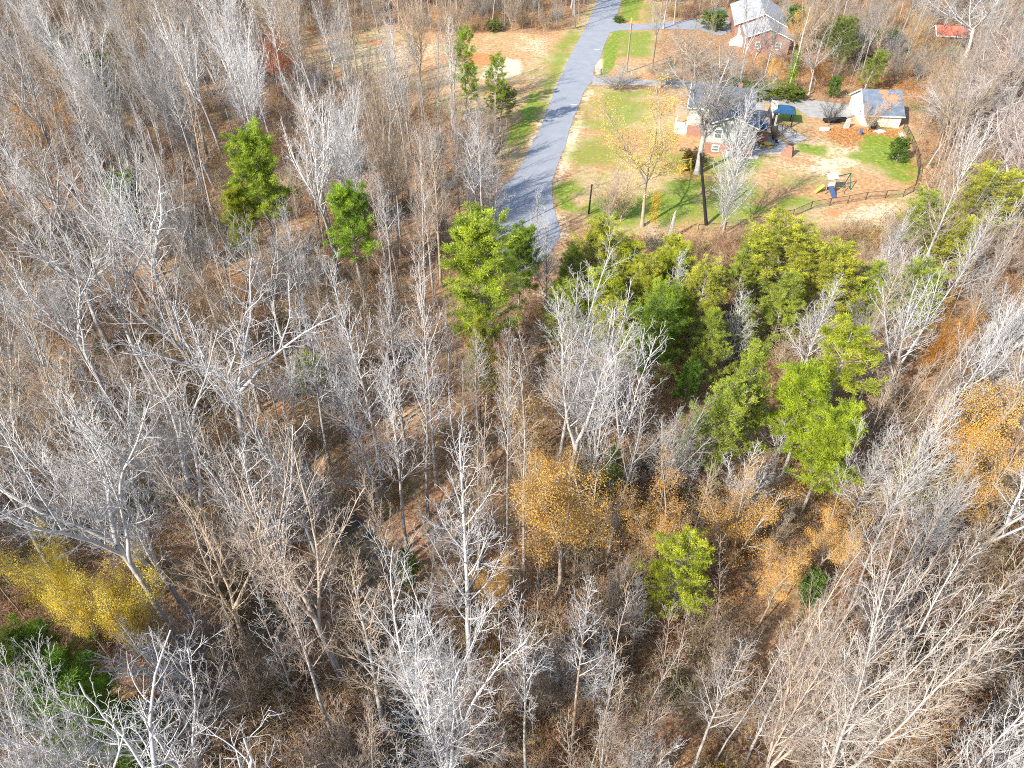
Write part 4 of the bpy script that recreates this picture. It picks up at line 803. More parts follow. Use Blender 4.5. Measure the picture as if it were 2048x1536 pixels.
# black railing beside the sloping walk
rx0, rx1 = np.array(G(1556, 252)), np.array(G(1590, 276)); n_ = 8
ra = empty('railing', (rx0[0], rx0[1], 0), 0, label='black metal handrail along the pale garden walk', cat='railing'); d_ = rx1 - rx0; q = MB()
for k in range(n_ + 1): a = d_ * k / n_; q.bar((a[0], a[1], 0), (a[0], a[1], 1.0), .03, n=5)
q.build('posts', M_BLACK, ra); MB().bar((0, 0, 1.0), (d_[0], d_[1], 1.0), .035, n=6).build('handrail', M_BLACK, ra); MB().bar((0, 0, .5), (d_[0], d_[1], .5), .02, n=6).build('lower_rail', M_BLACK, ra)

# play set: tower with aqua roof, slide, climbing wall, swing beam
s_ = np.array(G(1652, 384)); ps = empty('play_set', (s_[0], s_[1], 0), .25, label='wooden play set with aqua roof, yellow slide and green swing beam', cat='play set')
for x, y in ((-.6, -.6), (.6, -.6), (.6, .6), (-.6, .6)): MB().bar((x, y, 0), (x, y, 2.3), .06, n=5).build('post', M_WOOD, ps)
MB().box(-.65, .65, -.65, .65, 1.1, 1.18).build('platform', M_WOOD, ps); MB().slab([(-.8, -.8, 2.25), (.8, -.8, 2.25), (.8, 0, 2.85), (-.8, 0, 2.85)], .05).slab([(-.8, 0, 2.85), (.8, 0, 2.85), (.8, .8, 2.25), (-.8, .8, 2.25)], .05).build('roof', M_AQUA, ps)
MB().slab([(-.35, -2.0, .05), (.35, -2.0, .05), (.35, -.66, 1.15), (-.35, -.66, 1.15)], .06).build('climbing_wall', M_BLUEP, ps); MB().box(-.5, .5, -.64, -.61, 1.2, 1.75).build('panel', M_WHITE, ps)
MB().slab([(-.66, -.25, 1.15), (-.66, .25, 1.15), (-1.9, .25, .12), (-1.9, -.25, .12)], .06).build('slide', M_YEL, ps)
MB().bar((.6, 0, 2.15), (3.6, .5, 2.15), .07, n=6).build('swing_beam', M_GREENP, ps)
for sg in (-.8, .8): MB().bar((3.55, .5, 2.15), (3.7, .5 + sg, 0), .06, n=5).build('leg', M_GREENP, ps)
for k in (1.6, 2.7):
    y_ = .5 * (k - .6) / 3; MB().box(k - .2, k + .2, y_ - .1, y_ + .1, .5, .54).bar((k - .18, y_, .54), (k - .18, y_, 2.1), .012, n=3).bar((k + .18, y_, .54), (k + .18, y_, 2.1), .012, n=3).build('swing', M_BLUEP, ps)
s_ = np.array(G(1686, 383)); e = empty('seesaw', (s_[0], s_[1], 0), .9, label='small dark seesaw frame in front of the swing beam', cat='seesaw')
MB().bar((-1.2, 0, .9), (1.2, 0, 1.0), .05, n=5).build('beam', M_WOOD, e)
for sx in (-1, 1): MB().bar((sx, 0, .95), (sx, -.45, 0), .04, n=5).build('leg', M_WOOD, e); MB().bar((sx, 0, .95), (sx, .45, 0), .04, n=5).build('leg', M_WOOD, e)
# yellow A-frame swing by the oak
s_ = np.array(G(1367, 344)); e = empty('swing_frame', (s_[0], s_[1], 0), .35, label='yellow wooden A-frame swing beside the thick-trunked oak', cat='swing')
for sx in (-.9, .9):
    for sy in (-.6, .6): MB().bar((sx, sy, 0), (sx, 0, 1.9), .05, n=5).build('leg', M_YEL, e)
MB().bar((-1.0, 0, 1.9), (1.0, 0, 1.9), .06, n=5).build('crossbeam', M_YEL, e); MB().box(-.6, .6, -.2, .2, .5, .55).box(-.6, .6, .2, .24, .55, 1.0).build('seat', M_YEL, e)
for sx in (-.55, .55): MB().bar((sx, 0, .55), (sx, 0, 1.88), .012, n=3).build('chain', M_BLACK, e)

# chain-link fence
FP = [(1395, 466), (1450, 461), (1503, 452), (1551, 427 + 15), (1585, 422 + 13), (1621, 419), (1659, 412), (1695, 407), (1731, 400), (1770, 397), (1805, 395), (1826, 384)]
FP2 = [(1826, 384), (1833, 362), (1836, 345), (1834, 325), (1829, 305), (1822, 288), (1813, 270), (1806, 258)]
def fence(P, label, hgt=1.15):
    W_ = np.array([G(*p) for p in P]); e = empty('chain_link_fence', (W_[0][0], W_[0][1], 0), 0, label=label, cat='fence'); W_ = W_ - W_[0]; rail, net = MB(), []
    for i, (a, b) in enumerate(zip(W_[:-1], W_[1:])):
        rail.bar((a[0], a[1], hgt), (b[0], b[1], hgt), .03, n=5); L = float(np.hypot(*(b - a))); d = (b - a) / L; n = int(L / .16)
        for k in range(n):
            for s in (0, 1):
                x0 = k * .16 + (0 if s == 0 else hgt * .6); x1 = k * .16 + (hgt * .6 if s == 0 else 0)
                x0, x1 = min(x0, L), min(x1, L)
                net.append([(a[0] + d[0] * x0, a[1] + d[1] * x0, .05, .006), (a[0] + d[0] * x1, a[1] + d[1] * x1, hgt, .006)])
    rail.build('top_rail', M_BLACK, e)
    for p in W_: MB().bar((p[0], p[1], 0), (p[0], p[1], hgt + .08), .045, n=6).build('post', M_BLACK, e)
    V, Fs = tubes(net); link('wire_mesh', mesh_np('wire_mesh', V, Fs, [M_BLACK]), e)
fence(FP, 'black chain-link fence crossing the yard below the play set'); fence(FP2, 'black chain-link fence running from the corner up to the garage')

# poles, posts, mailbox
def vbase(px, py): x, y = G(px, py); return x, y
x, y = vbase(1252.5, 145); e = empty('utility_pole', (x, y, 0), 0, label='tall thin utility pole on the grass between the two driveways', cat='utility pole')
MB().bar((0, 0, 0), (0, 0, 9.8), .16, .11, n=8).build('pole', M_WOOD, e); MB().bar((-.5, 0, 8.6), (.5, 0, 8.6), .05, n=5).build('crossarm', M_WOOD, e); MB().bar((.0, -.22, 8.9), (.0, -.22, 9.7), .16, n=8).build('lamp_head', M_YEL, e); MB().bar((.17, -.05, 0), (.14, -.02, 8.5), .04, n=5).build('conduit', M_GREYM, e)
x, y = vbase(1413.5, 450); M_TAR = mat('blackened_wood', (.018, .017, .016), .8, noise=.4, scale=3, bump=.4)
e = empty('leaning_pole', (x, y, 0), 0, label='thick black leaning pole in the lawn in front of the oak', cat='pole'); MB().bar((0, 0, -.2), (-2.4, .2, 9.4), .24, .13, n=9).build('shaft', M_TAR, e); MB().bar((-2.4, .2, 9.4), (-2.42, .2, 9.6), .15, .12, n=9).build('cap', M_BLACK, e)
x, y = vbase(1177, 428); o = MB().bar((0, 0, 0), (.15, 0, 4.2), .13, .10, n=7).bar((-.1, 0, 4.0), (.4, 0, 4.0), .03, n=4).build('wooden_post', M_TAR, None, (x, y, 0)); tag(o, 'slim black post near the multi-stemmed myrtles', 'post')
x, y = vbase(1202, 150); e = empty('mailbox', (x, y, 0), 0, label='black mailbox on a post at the lower driveway mouth', cat='mailbox'); MB().box(-.06, .06, -.06, .06, 0, 1.1).build('post', M_BLACK, e); MB().box(-.55, .1, -.12, .12, 1.103, 1.4).build('box', M_GREYP, e, bevel=.05)

# bins, boxes, small yard things
x, y = vbase(1746, 257); e = empty('trash_bin', (x, y, 0), .1, label='black wheeled bin against the cream garage wall', cat='trash bin'); MB().add([(-.25, -.3, .08), (.25, -.3, .08), (.25, .3, .08), (-.25, .3, .08), (-.32, -.38, 1.0), (.32, -.38, 1.0), (.32, .38, 1.0), (-.32, .38, 1.0)], [(0, 1, 5, 4), (1, 2, 6, 5), (2, 3, 7, 6), (3, 0, 4, 7), (3, 2, 1, 0)]).build('bin', M_BLACK, e); MB().box(-.34, .34, -.42, .4, 1.003, 1.08).build('lid', M_GREENP, e); [MB().bar((s, .3, .12), (s * 1.15, .3, .12), .12, n=10).build('wheel', M_TYRE, e) for s in (-.28, .28)]
x, y = vbase(1739, 256); o = MB().slab([(0, 0, .02), (.8, 0, .02), (1.0, .5, 1.1), (.2, .5, 1.1)], .08).build('board', M_GREYP, None, (x, y, .02)); tag(o, 'grey board propped against the garage next to the black bin', 'board')
for k, (px, py) in enumerate(((1643, 261), (1653, 261))):
    x, y = vbase(px, py); e = empty('cooler_box', (x, y, 0), .05, label=('white cooler box on the yard edge, the one nearer the lower house', 'white cooler box on the yard edge, the one nearer the garage')[k], cat='box', group='white cooler boxes'); MB().box(-.35, .35, -.22, .22, 0, .42).build('body', M_WHITE, e, bevel=.03); MB().box(-.37, .37, -.24, .24, .423, .5).build('lid', M_GREYP, e)
x, y = vbase(1692, 256); e = empty('stone_slab', (x, y, 0), .2, label='upright pale grey slab between the coolers and the garage', cat='slab'); MB().add([(-.45, -.2, 0), (.45, -.2, 0), (.45, .2, 0), (-.45, .2, 0), (-.3, -.1, 1.5), (.4, -.1, 1.6), (.4, .1, 1.6), (-.3, .1, 1.5)], [(0, 1, 5, 4), (1, 2, 6, 5), (2, 3, 7, 6), (3, 0, 4, 7), (4, 5, 6, 7)]).build('slab', M_CONC, e)
x, y = vbase(1721, 270); chair((x, y, 0), 2.2, 'blue folding camp chair on orange leaves before the garage', M_BLUE, None)
x, y = vbase(1759, 264); e = empty('pallet', (x, y, 0), .5, label='broken white wooden pallet lying before the garage', cat='pallet'); 
for k in range(5): MB().box(-.8 + k * .36, -.62 + k * .36, -.55, .55, .12, .15).build('slat', M_WHITE, e)
MB().box(-.85, .95, -.5, -.4, 0, .117).box(-.85, .95, .4, .5, 0, .117).build('runner', M_WHITE, e)
a_, b_ = np.array(G(1797, 265)), np.array(G(1806, 286)); e = empty('ladder', (a_[0], a_[1], .06), 0, label='white ladder lying on the leaves at the fence by the garage', cat='ladder'); d_ = b_ - a_; nn = np.array([-d_[1], d_[0]]) / np.hypot(*d_) * .5
for s in (0, 1): MB().bar((nn[0] * s, nn[1] * s, 0), (d_[0] + nn[0] * s, d_[1] + nn[1] * s, 0), .045, n=4).build('rail', M_WHITE, e)
q = MB(); [q.bar((d_[0] * k / 11, d_[1] * k / 11, 0), (d_[0] * k / 11 + nn[0], d_[1] * k / 11 + nn[1], 0), .03, n=4) for k in range(1, 11)]; q.build('rungs', M_WHITE, e)
x, y = vbase(1837, 388); e = empty('wheelbarrow', (x, y, 0), .6, label='dark upturned wheelbarrow outside the fence corner', cat='wheelbarrow'); MB().add([(-.5, -.3, .2), (.6, -.35, .2), (.6, .35, .2), (-.5, .3, .2), (-.3, -.18, .55), (.35, -.2, .6), (.35, .2, .6), (-.3, .18, .55)], [(0, 1, 5, 4), (1, 2, 6, 5), (2, 3, 7, 6), (3, 0, 4, 7), (4, 5, 6, 7)]).build('tray', M_BLACK, e); MB().bar((.8, -.05, .2), (.8, .05, .2), .2, n=12).build('wheel', M_TYRE, e); [MB().bar((.7, s * .1, .2), (-1.0, s * .3, .15), .025, n=5).build('handle', M_WOOD, e) for s in (-1, 1)]
for k, (px, py, l_) in enumerate(((1650, 246, 2.6), (1672, 244, 2.0))):
    x, y = vbase(px, py); e = empty('raised_bed', (x, y, 0), .03, label=('longer dark timber planting bed beside the lower driveway', 'shorter dark timber planting bed nearer the garage')[k], cat='planter', group='dark planting beds'); MB().box(0, l_, 0, .12, 0, .4).box(0, l_, 1.1, 1.22, 0, .4).box(0, .12, .12, 1.1, 0, .4).box(l_ - .12, l_, .12, 1.1, 0, .4).build('frame', M_TAR, e); MB().box(.12, l_ - .12, .12, 1.1, 0, .3).build('soil', mat('soil', (.05, .03, .02), .95, noise=.3, scale=5), e)

# dark green car at the end of the upper driveway
x, y = vbase(1412, 34); e = empty('parked_car', (x, y, .04), .05, label='dark green car parked beside the upper house, half hidden by bushes', cat='car')
prof = [(0, .35), (0, .8), (.15, 1.0), (1.1, 1.08), (1.7, 1.5), (3.6, 1.55), (4.4, 1.1), (4.6, .9), (4.6, .35)]
def extr(pr, y0, y1): n = len(pr); return MB().add([(a, y0, b) for a, b in pr] + [(a, y1, b) for a, b in pr], [tuple(range(n)), tuple(range(n, 2 * n))[::-1]] + [(i, n + i, n + (i + 1) % n, (i + 1) % n) for i in range(n)])
extr(prof, -.88, .88).build('body', M_CARG, e, bevel=.05); gp = [(1.35, 1.12), (1.78, 1.44), (3.45, 1.48), (4.0, 1.14)]
for y0, y1 in ((-.90, -.883), (.883, .90)): extr(gp, y0, y1).build('side_window', M_GLASS, e)
for wx in (.85, 3.7):
    for s in (-1, 1): wo = MB().bar((wx, s * .75, .33), (wx, s * .92, .33), .34, n=16).build('wheel', M_TYRE, e); MB().bar((wx, s * .923, .33), (wx, s * .94, .33), .18, n=12).build('rim', M_GREYM, wo)
for s in (-1, 1): MB().box(-.03, -.003, s * .6 - .18, s * .6 + .18, .62, .8).build('headlight', M_WHITE, e)

# myrtles, snag, fallen logs, shrubs, ivy, leaning cedar
for px, py, ty, w, lab in ((1215, 446, 335, 95, 'multi-stemmed tan myrtle beside the slim black post'), (1242, 444, 345, 75, 'multi-stemmed tan myrtle further from the slim black post'), (1228, 180, 128, 100, 'low spreading grey tree in a mulched ring by the lower driveway'),
                          (1735, 262, 195, 60, 'bare multi-stemmed bush against the garage front'), (1655, 252, 190, 55, 'bare shrub tree above the dark planting beds'), (1385, 190, 60, 190, 'rounded bare tree behind the lower house'), (1320, 175, 120, 110, 'soft brownish bare tree between the driveways'),
                          (1550, 280, 245, 45, 'dark tangled bush between deck and garden walk')):
    hero('fine2' if 'myrtle' in lab else ('oak0' if 'rounded' in lab or 'soft' in lab else 'fine0'), 'bare_shrub', ('base', px, py, ty, w), lab, 'shrub', None, ccol=TAN if 'grey' not in lab and 'dark' not in lab else ((.1, .09, .08) if 'dark' in lab else GREY), tcol=TAN)
for px, py, w, h, lab, cc in ((1678, 150, 30, 4, 'narrow green shrub behind the lower driveway', (1, 1.3, .8)), (1812, 272, 45, 4, 'green shrub just outside the fence by the garage', (1, 1.2, .7)), (1390, 300, 55, 2.2, 'dark reddish shrub at the corner of the lower house', (1.3, .5, .6)),
                              (1430, 20, 60, 4, 'dull green bush half covering the dark green car', (1.6, 1.4, 1.2)), (1598, 8, 60, 7, 'green shrub behind the upper house', (.8, 1.3, 1.2)), (1915, 92, 40, 3, 'yellow-green shrub before the red shed', (3, 2.6, .8)),
                              (1145, 36 + 10, 1, 1, None, None), (985, 38, 40, 2.5, 'small green shrub at the far edge of the clearing', (1.4, 1.4, 1)), (975, 45, 30, 2, None, None), (1500, 165, 110, 2.2, 'low sprawling green bushes behind the lower driveway', (1.6, 1.4, .8)), (1585, 170, 70, 2.5, 'olive bush at the foot of the ivy-clad trunk', (1.4, 1.2, .8)),
                              (1378, 322, 22, 1.3, 'small clipped green bush behind the yellow swing', (1.5, 1.5, .7)), (1640, 1140, 60, 4, 'green holly in the brown woods beside the many-stemmed tree', (1.2, 1.4, 1)), (1700, 55, 120, 5, 'dark evergreen bush behind the white winter trees near the shed', (.9, .9, .8)),
                              (1780, 60, 90, 5, 'dark evergreen bush between the slope and the red shed', (.8, .9, .8)), (1238, 30, 26, 1.6, 'low green shrub at the upper driveway mouth', (1.3, 1.5, .8))):
    if lab: hero('shrub1' if h < 3 else 'shrub0', 'shrub', ('top', px, py, w, h), lab, 'shrub', None, ccol=cc, tcol=TR_T)
x, y = vbase(1339, 478); o = MB().bar((0, 0, -.1), (.1, 0, 2.0), .3, .25, n=8).bar((.1, 0, 1.95), (.2, .1, 3.6), .25, .14, n=8).bar((.2, .1, 3.6), (.32, .1, 4.0), .1, .01, n=5).build('tree_snag', mat('weathered_snag', (.34, .30, .27), .95, noise=.4, scale=4, bump=.5), None, (x, y, 0)); tag(o, 'broken grey tree stump standing at the lawn edge', 'dead tree')
def log(a, b, r, label, rz=0, m=M_WOOD):
    ax, ay = G(*a); bx, by = G(*b); za, zb = gz(ax, ay) + r, gz(bx, by) + r; L = math.hypot(bx - ax, by - ay); dd = ((bx - ax) / L, (by - ay) / L)
    q = path(random.Random(int(a[0])), (0, 0, 0), (dd[0], dd[1], (zb - za) / L), L, 8, .03, 0, r, r * .45); V, Fs = tubes([q, path(random.Random(2), q[4][:3], (dd[1], -dd[0] * .4, .6), 1.2 + L * .15, 4, .1, 0, r * .4, .02), path(random.Random(3), q[6][:3], (-dd[1], dd[0], .3), 1 + L * .1, 4, .1, 0, r * .3, .02)])
    o = link('fallen_log', mesh_np('fallen_log', V, Fs, [m], smooth=True), None, (ax, ay, za)); tag(o, label, 'log')
M_PLOG = mat('pale_log', (.42, .36, .29), .9, noise=.3, scale=3)
log((275, 1448), (318, 1420), .22, 'pale peeled log on the brown ground near the corner pines', m=M_PLOG); log((1012, 40), (1036, 47), .16, 'white fallen trunk at the far edge of the clearing', m=M_PLOG); log((1345, 470), (1300, 500), .12, 'thin fallen trunk leaning from the broken stump', m=M_PLOG)
log((404, 1196), (535, 1215), .16, 'curved fallen limb at the foot of the thick brown trunk'); log((690, 1230), (790, 1215), .2, 'dark log lying across the stream bank'); log((1500, 1180), (1580, 1120), .15, 'fallen trunk below the lime-green pine'); log((880, 560 + 300), (930, 905), .14, 'fallen trunk below the faded yellow tree')
# ivy-clad trunk behind the driveway
x, y = vbase(1575, 186); e = empty('ivy_clad_tree', (x, y, 0), 0, label='bare tree trunk wrapped in bright green ivy behind the driveway', cat='tree')
q = path(random.Random(8), (0, 0, 0), (.02, 0, 1), 14, 12, .04, 0, .22, .04); V, Fs = tubes([q]); link('trunk', mesh_np('trunk', V, Fs, [M_PLOG], smooth=True), e)
out_, tp_ = [], []; side_shoots(random.Random(4), q, 0, [sp(1.6, .45, .98, .8, .5, (.15, .3), .08, .06, 5, .02), sp(3, .15, 1, .7, .6, (.3, .5), .1, .04, 3, .01)], out_, tp_); V, Fs = tubes(out_); c_ = link('crown', mesh_np('crown', V, Fs, [M_TWIG]), e); c_.color = (*GREY, 1)
tp2 = [((q_[0] + random.gauss(0, .25), q_[1] + random.gauss(0, .25), q_[2]), (0, 0, 1)) for q_ in [at(q, random.random() * .5)[0] for _ in range(300)]]; V, Fq_ = leaves(random.Random(5), tp2, 2600, .1); iv = link('ivy', mesh_np('ivy', V, [Fq_], [M_SHRUBLEAF]), e); iv.color = (2.2, 2.4, .8, 1)
# dead leaning cedar by the road
x, y = G(1000, 268); e = put_tree('scrub2', 'leaning_cedar', x, y, 8.0, 5.5, 1.2, (R(-12), R(38)), (.42, .48, .40), TR_G); tag(e, 'dark half-fallen cedar leaning toward the lane edge', 'cedar')
# orange vine around the lawn tree
x, y = G(1304, 462); tp3 = [((random.gauss(0, .22), random.gauss(0, .2), random.uniform(.8, 5.5)), (0, 0, 1)) for _ in range(260)]; V, Fq_ = leaves(random.Random(6), tp3, 1500, .06)
o = link('climbing_vine', mesh_np('climbing_vine', V, [Fq_], [M_LEAF]), None, (x, y, 0)); o.color = (1.1, .95, .4, 1); tag(o, 'orange-yellow vine wrapped around the lower trunk of the lawn tree', 'vine')

# keep these views clear of random trees
def inpoly(px, py, poly):
    c = False; n = len(poly)
    for i in range(n):
        ax, ay = poly[i]; bx, by = poly[(i + 1) % n]
        if (ay > py) != (by > py) and px < (bx - ax) * (py - ay) / (by - ay) + ax: c = not c
    return c
NOBASE = [[(600, 66), (1000, 66), (1150, 62), (1180, -20), (1300, -20), (1320, 60), (1480, 10), (1600, 20), (1590, 110), (1480, 112), (1330, 125), (1350, 150), (1500, 180), (1700, 196), (1712, 170), (1840, 180), (1830, 260), (1850, 350), (1860, 410), (1760, 455), (1560, 462), (1450, 485), (1310, 490), (1150, 485), (1130, 540), (1000, 560), (960, 400), (1010, 330), (950, 235), (800, 200), (620, 150)]]
KEEP = [[(960, 75), (1130, 70), (1190, -10), (1330, -10), (1320, 150), (1370, 150), (1500, 180), (1700, 190), (1825, 175), (1840, 400), (1700, 440), (1500, 455), (1330, 470), (1130, 450), (1090, 440), (1010, 440), (1010, 370), (1050, 300), (1010, 240), (900, 130)],
        [(1410, 5), (1600, 5), (1590, 110), (1480, 115)], [(1860, 45), (1930, 45), (1930, 90), (1860, 90)],
        [(1120, 425), (1230, 425), (1300, 470), (1560, 425), (1780, 440), (1790, 600), (1480, 620), (1480, 660), (1130, 640)], [(1290, 610), (1300, 560), (1700, 560), (1760, 720), (1700, 900), (1380, 900)], [(880, 420), (1200, 420), (1200, 640), (880, 640)], [(0, 1040), (210, 1060), (280, 1280), (0, 1320)], [(1300, 1060), (1440, 1060), (1440, 1200), (1300, 1200)],
        [(420, 240), (570, 240), (560, 370), (520, 460), (430, 480)], [(630, 350), (740, 350), (740, 520), (650, 540)], [(1860, 570), (1980, 570), (1980, 680), (1860, 680)], [(1040, 890), (1180, 890), (1280, 1100), (960, 1150)]]
def okspot(px, py): return not any(inpoly(px, py, P) for P in NOBASE)
def keepfrac(x, y, h, w, poly):
    hit = 0
    for fz in (.99, .8, .6, .4):
        for fx in (-.35, 0, .35):
            if inpoly(*project(x + fx * w, y, h * fz), poly): hit += 1
    return hit
pts = [(t['x'], t['y'], 2.6) for t in trees]
grid = {}
def near(x, y, r):
    k = 4.0
    for i in range(int((x - r) // k) - 1, int((x + r) // k) + 2):
        for j in range(int((y - r) // k) - 1, int((y + r) // k) + 2):
            for q in grid.get((i, j), ()):
                if (q[0] - x) ** 2 + (q[1] - y) ** 2 < max(r, q[2]) ** 2: return True
    return False
def addpt(x, y, r): grid.setdefault((int(x // 4), int(y // 4)), []).append((x, y, r))
for p in pts: addpt(p[0], p[1], p[2])
STAND, UNDER = [], []
rr = random.Random(99)
def region(px, py):
    if px > 1290 and py < 190: return 'slope'
    if px > 1830 and py < 420: return 'yardwood'
    if px < 620 and py > 560: return 'left'
    if py < 70 and px > 620: return 'far'
    if px < 900 and py < 560: return 'back'
    if px > 1250: return 'right'
    return 'mid'
tries = 0
while tries < 52000:
    tries += 1
    y = rr.uniform(-2, 235); half = 16 + (y * .76 + 26) * .74; x = rr.uniform(-half, half)
    px, py = project(x, y, 0)
    if y < 12 and depth(x, y, 0) < 8: continue
    if not okspot(px, py): continue
    if pldist(np.array([x]), np.array([y]), STREAM)[0] < 2.0: continue
    rg = region(px, py); big = rr.random() < .55
    nearf = .8 if y < 50 else 1
    r0 = nearf * {'slope': 4.6, 'yardwood': 4.2, 'left': 4.0, 'far': 3.5, 'back': 3.5, 'right': 3.5, 'mid': 3.4}[rg] * (1.0 if big else .62)
    if near(x, y, r0 if big else r0): continue
    if big:
        h = rr.uniform(*{'slope': (11, 18), 'yardwood': (13, 19), 'left': (17, 24), 'far': (15, 21), 'back': (16, 24), 'right': (13, 19), 'mid': (16, 23)}[rg])
        key = rr.choice({'slope': ['poplar3', 'vase1', 'broad1', 'poplar1'], 'yardwood': ['oak0', 'vase0', 'oak1', 'vase2', 'fine1'], 'left': ['vase1', 'broad1', 'vase0', 'vase3', 'poplar1', 'poplar3'],
                         'far': ['poplar3', 'poplar1', 'vase3'], 'back': ['poplar0', 'poplar1', 'vase0', 'vase1', 'poplar3', 'poplar2', 'vase3'], 'right': ['vase0', 'vase1', 'vase2', 'poplar0', 'poplar2', 'poplar3'], 'mid': ['poplar0', 'poplar1', 'poplar2', 'poplar3', 'poplar3', 'vase1']}[rg])
        key = fit(key, h, h * {'po': .25, 'va': .45, 'br': .65, 'fi': .7, 'oa': .8}[key[:2]]); w = h * VARS[key]['w'] / VARS[key]['h'] * rr.uniform(.75, 1.2)
    else:
        if rr.random() < .62: key = rr.choice(['sapling0', 'sapling1', 'sapling2']); h = rr.uniform(8, 17); w = h * rr.uniform(.17, .26)
        else: key = rr.choice(['fine0', 'fine1', 'fine2']); h = rr.uniform(5, 9.5); w = h * rr.uniform(.5, .75)
    bad = False
    for P in KEEP:
        lim = 1 if P is KEEP[0] or P in KEEP[-6:-3] else 2
        while keepfrac(x, y, h, w, P) > lim and h > 3: h *= .88; w *= .92
        if h <= 3: bad = True
    if bad: continue
    if big and h < 9: key = rr.choice(['fine0', 'fine1', 'sapling0', 'sapling1']); big = False
    addpt(x, y, r0 * .55 if not big else r0 * .75)
    tone = rr.random()
    if rg in ('left', 'back'): cc, cn = (WHITE, 'pale') if tone < .34 else ((GREY, 'grey') if tone < .74 else (TAN, 'tan'))
    elif rg in ('slope', 'yardwood', 'far'): cc, cn = (GREY, 'grey') if tone < .5 else ((PINK, 'pinkish') if tone < .75 else (TAN, 'tan'))
    else: cc, cn = (WHITE, 'pale') if tone < .42 else ((PINK, 'pinkish') if tone < .66 else ((TAN, 'tan') if tone < .85 else (GREY, 'grey')))
    if not big and tone > .3: cc, cn = (TAN, 'tan') if tone < .7 else (PINK, 'pinkish')
    tc = rr.choice([TR_G, TR_T, TR_G, GREY])
    d = depth(x, y, h * .7)
    vis = 1 if (-60 < px < 2108 or -40 < project(x, y, h)[0] < 2088) and -30 < py and project(x, y, h)[1] < 1536 else 0
    (STAND if big else UNDER).append(dict(key=key, x=x, y=y, h=h, w=w, rz=rr.random() * 6.28, lean=(rr.gauss(0, .035), rr.gauss(0, .035)), cc=cc, cn=cn, tc=tc, size=vis * h * w / d ** 2, rg=rg, px=px, py=py))

# labels for the many: kind, tone, and where it stands beside a thing one can find
SHORT = {}
LM = []
for t in trees: LM.append((t['x'], t['y'], 'the ' + t['label'], t))
used = {t['label'] for t in trees}
FORM = {'oa': 'round-crowned dense', 'po': 'narrow straight', 'va': 'upswept forked', 'br': 'broad crooked', 'fi': 'fine-twigged bushy', 'sa': 'slim whip-like'}
ORD = ['', 'second ', 'third ', 'fourth ', 'fifth ', 'sixth ', 'seventh ', 'eighth ', 'ninth ', 'tenth ', 'eleventh ', 'twelfth ', 'thirteenth ']
ANCH = [('tallest yellow tinged pine', 'tallest pine'), ('dark green pine tight', 'dark pine by the lane end')]
def anchor_name(l):
    # a shorter way to call each hero in other things' labels
    for a, b in [('tallest pine,', 'the tallest pine'), ('dark green pine tight', 'the dark lane-end pine'), ('rounded green pine', 'the rounded lone pine'), ('small yellow-green pine', 'the small yellow-green pine'),
                 ('bright green double', 'the double-topped pine'), ('airy light', 'the airy light green pine'), ('bright lime', 'the lime-green pine'), ('small vivid', 'the vivid green holly'), ('dark green holly', 'the dark holly-like pine'),
                 ('slender yellow', 'the slender cedar'), ('bright yellow leafy tree, upper', 'the upper yellow tree'), ('bright yellow leafy tree, lower', 'the lower yellow tree'), ('largest orange', 'the largest orange tree'),
                 ('small orange-leaved', 'the small orange tree'), ('dense deep orange', 'the deep orange tree'), ('rust red', 'the rust red tree'), ('faded yellow', 'the faded yellow tree'), ('tall white bare poplar', 'the tall central white poplar'),
                 ('white vase-shaped', 'the white vase-shaped tree'), ('huge pale forked', 'the huge forked tree'), ('wide-crowned grey', 'the thick brown curved trunk'), ('widest white', 'the widest white tree'), ('giant many', 'the giant many-stemmed tree'),
                 ('large dark pine', 'the large corner pine'), ('dark glossy', 'the dark glossy pine'), ('dark leaning trunk', 'the dark leaning trunk'), ('huge pale-limbed', 'the huge sycamore'), ('grey tree with long', 'the long bare straight trunk'),
                 ('orange tree at the photo edge', 'the edge orange tree'), ('brownish orange', 'the brownish orange tree'), ('low olive cedar', 'the low olive cedar'), ('olive-yellow', 'the olive-yellow tree'), ('white poplar with densely', 'the brushed-tip poplar'),
                 ('broad olive', 'the broad olive cedar'), ('widest yellow-green', 'the widest yellow-green pine'), ('tallest thin pine', 'the tallest clearing pine'), ('dense yellow-green pine', 'the dense middle pine'), ('white forked tree beside', 'the stream mouth tree'),
                 ('yellow-green pine high', 'the edge yellow-green pine'), ('tan-leaved', 'the tan young beech'), ('gold tree behind', 'the upper house gold tree'), ('pinkish upswept', 'the pinkish upswept maple')]:
        if l.startswith(a): return b
    return None
LM = [(t['x'], t['y'], anchor_name(t['label'])) for t in trees if anchor_name(t['label'])]
cnt = {}
def auto_label(d, noun):
    lx, ly, ln = min(LM, key=lambda q: (q[0] - d['x']) ** 2 + (q[1] - d['y']) ** 2)
    dx, dy = d['x'] - lx, d['y'] - ly
    rel = ('right of' if dx > 0 else 'left of') if abs(dx) > abs(dy) else ('behind' if dy > 0 else 'in front of')
    hs = 'tall' if d['h'] > 17 else ('small' if d['h'] < 9 else 'medium')
    return (hs, d['cn'], FORM[d['key'][:2]], noun, rel, ln)
def name_all(lst, noun):
    keys = {}
    for d in lst: keys.setdefault(auto_label(d, noun), []).append(d)
    for k, ds in keys.items():
        lx, ly, _ = next(q for q in LM if q[2] == k[5]); ds.sort(key=lambda d: (d['x'] - lx) ** 2 + (d['y'] - ly) ** 2)
        for i, d in enumerate(ds):
            d['label'] = (ORD[min(i, 12)] + ('nearest ' if len(ds) > 1 else '') + f'{k[0]} {k[1]} {k[2]} {k[3]} {k[4]} {k[5]}')
STAND.sort(key=lambda d: -d['size']); UNDER.sort(key=lambda d: -d['size'])
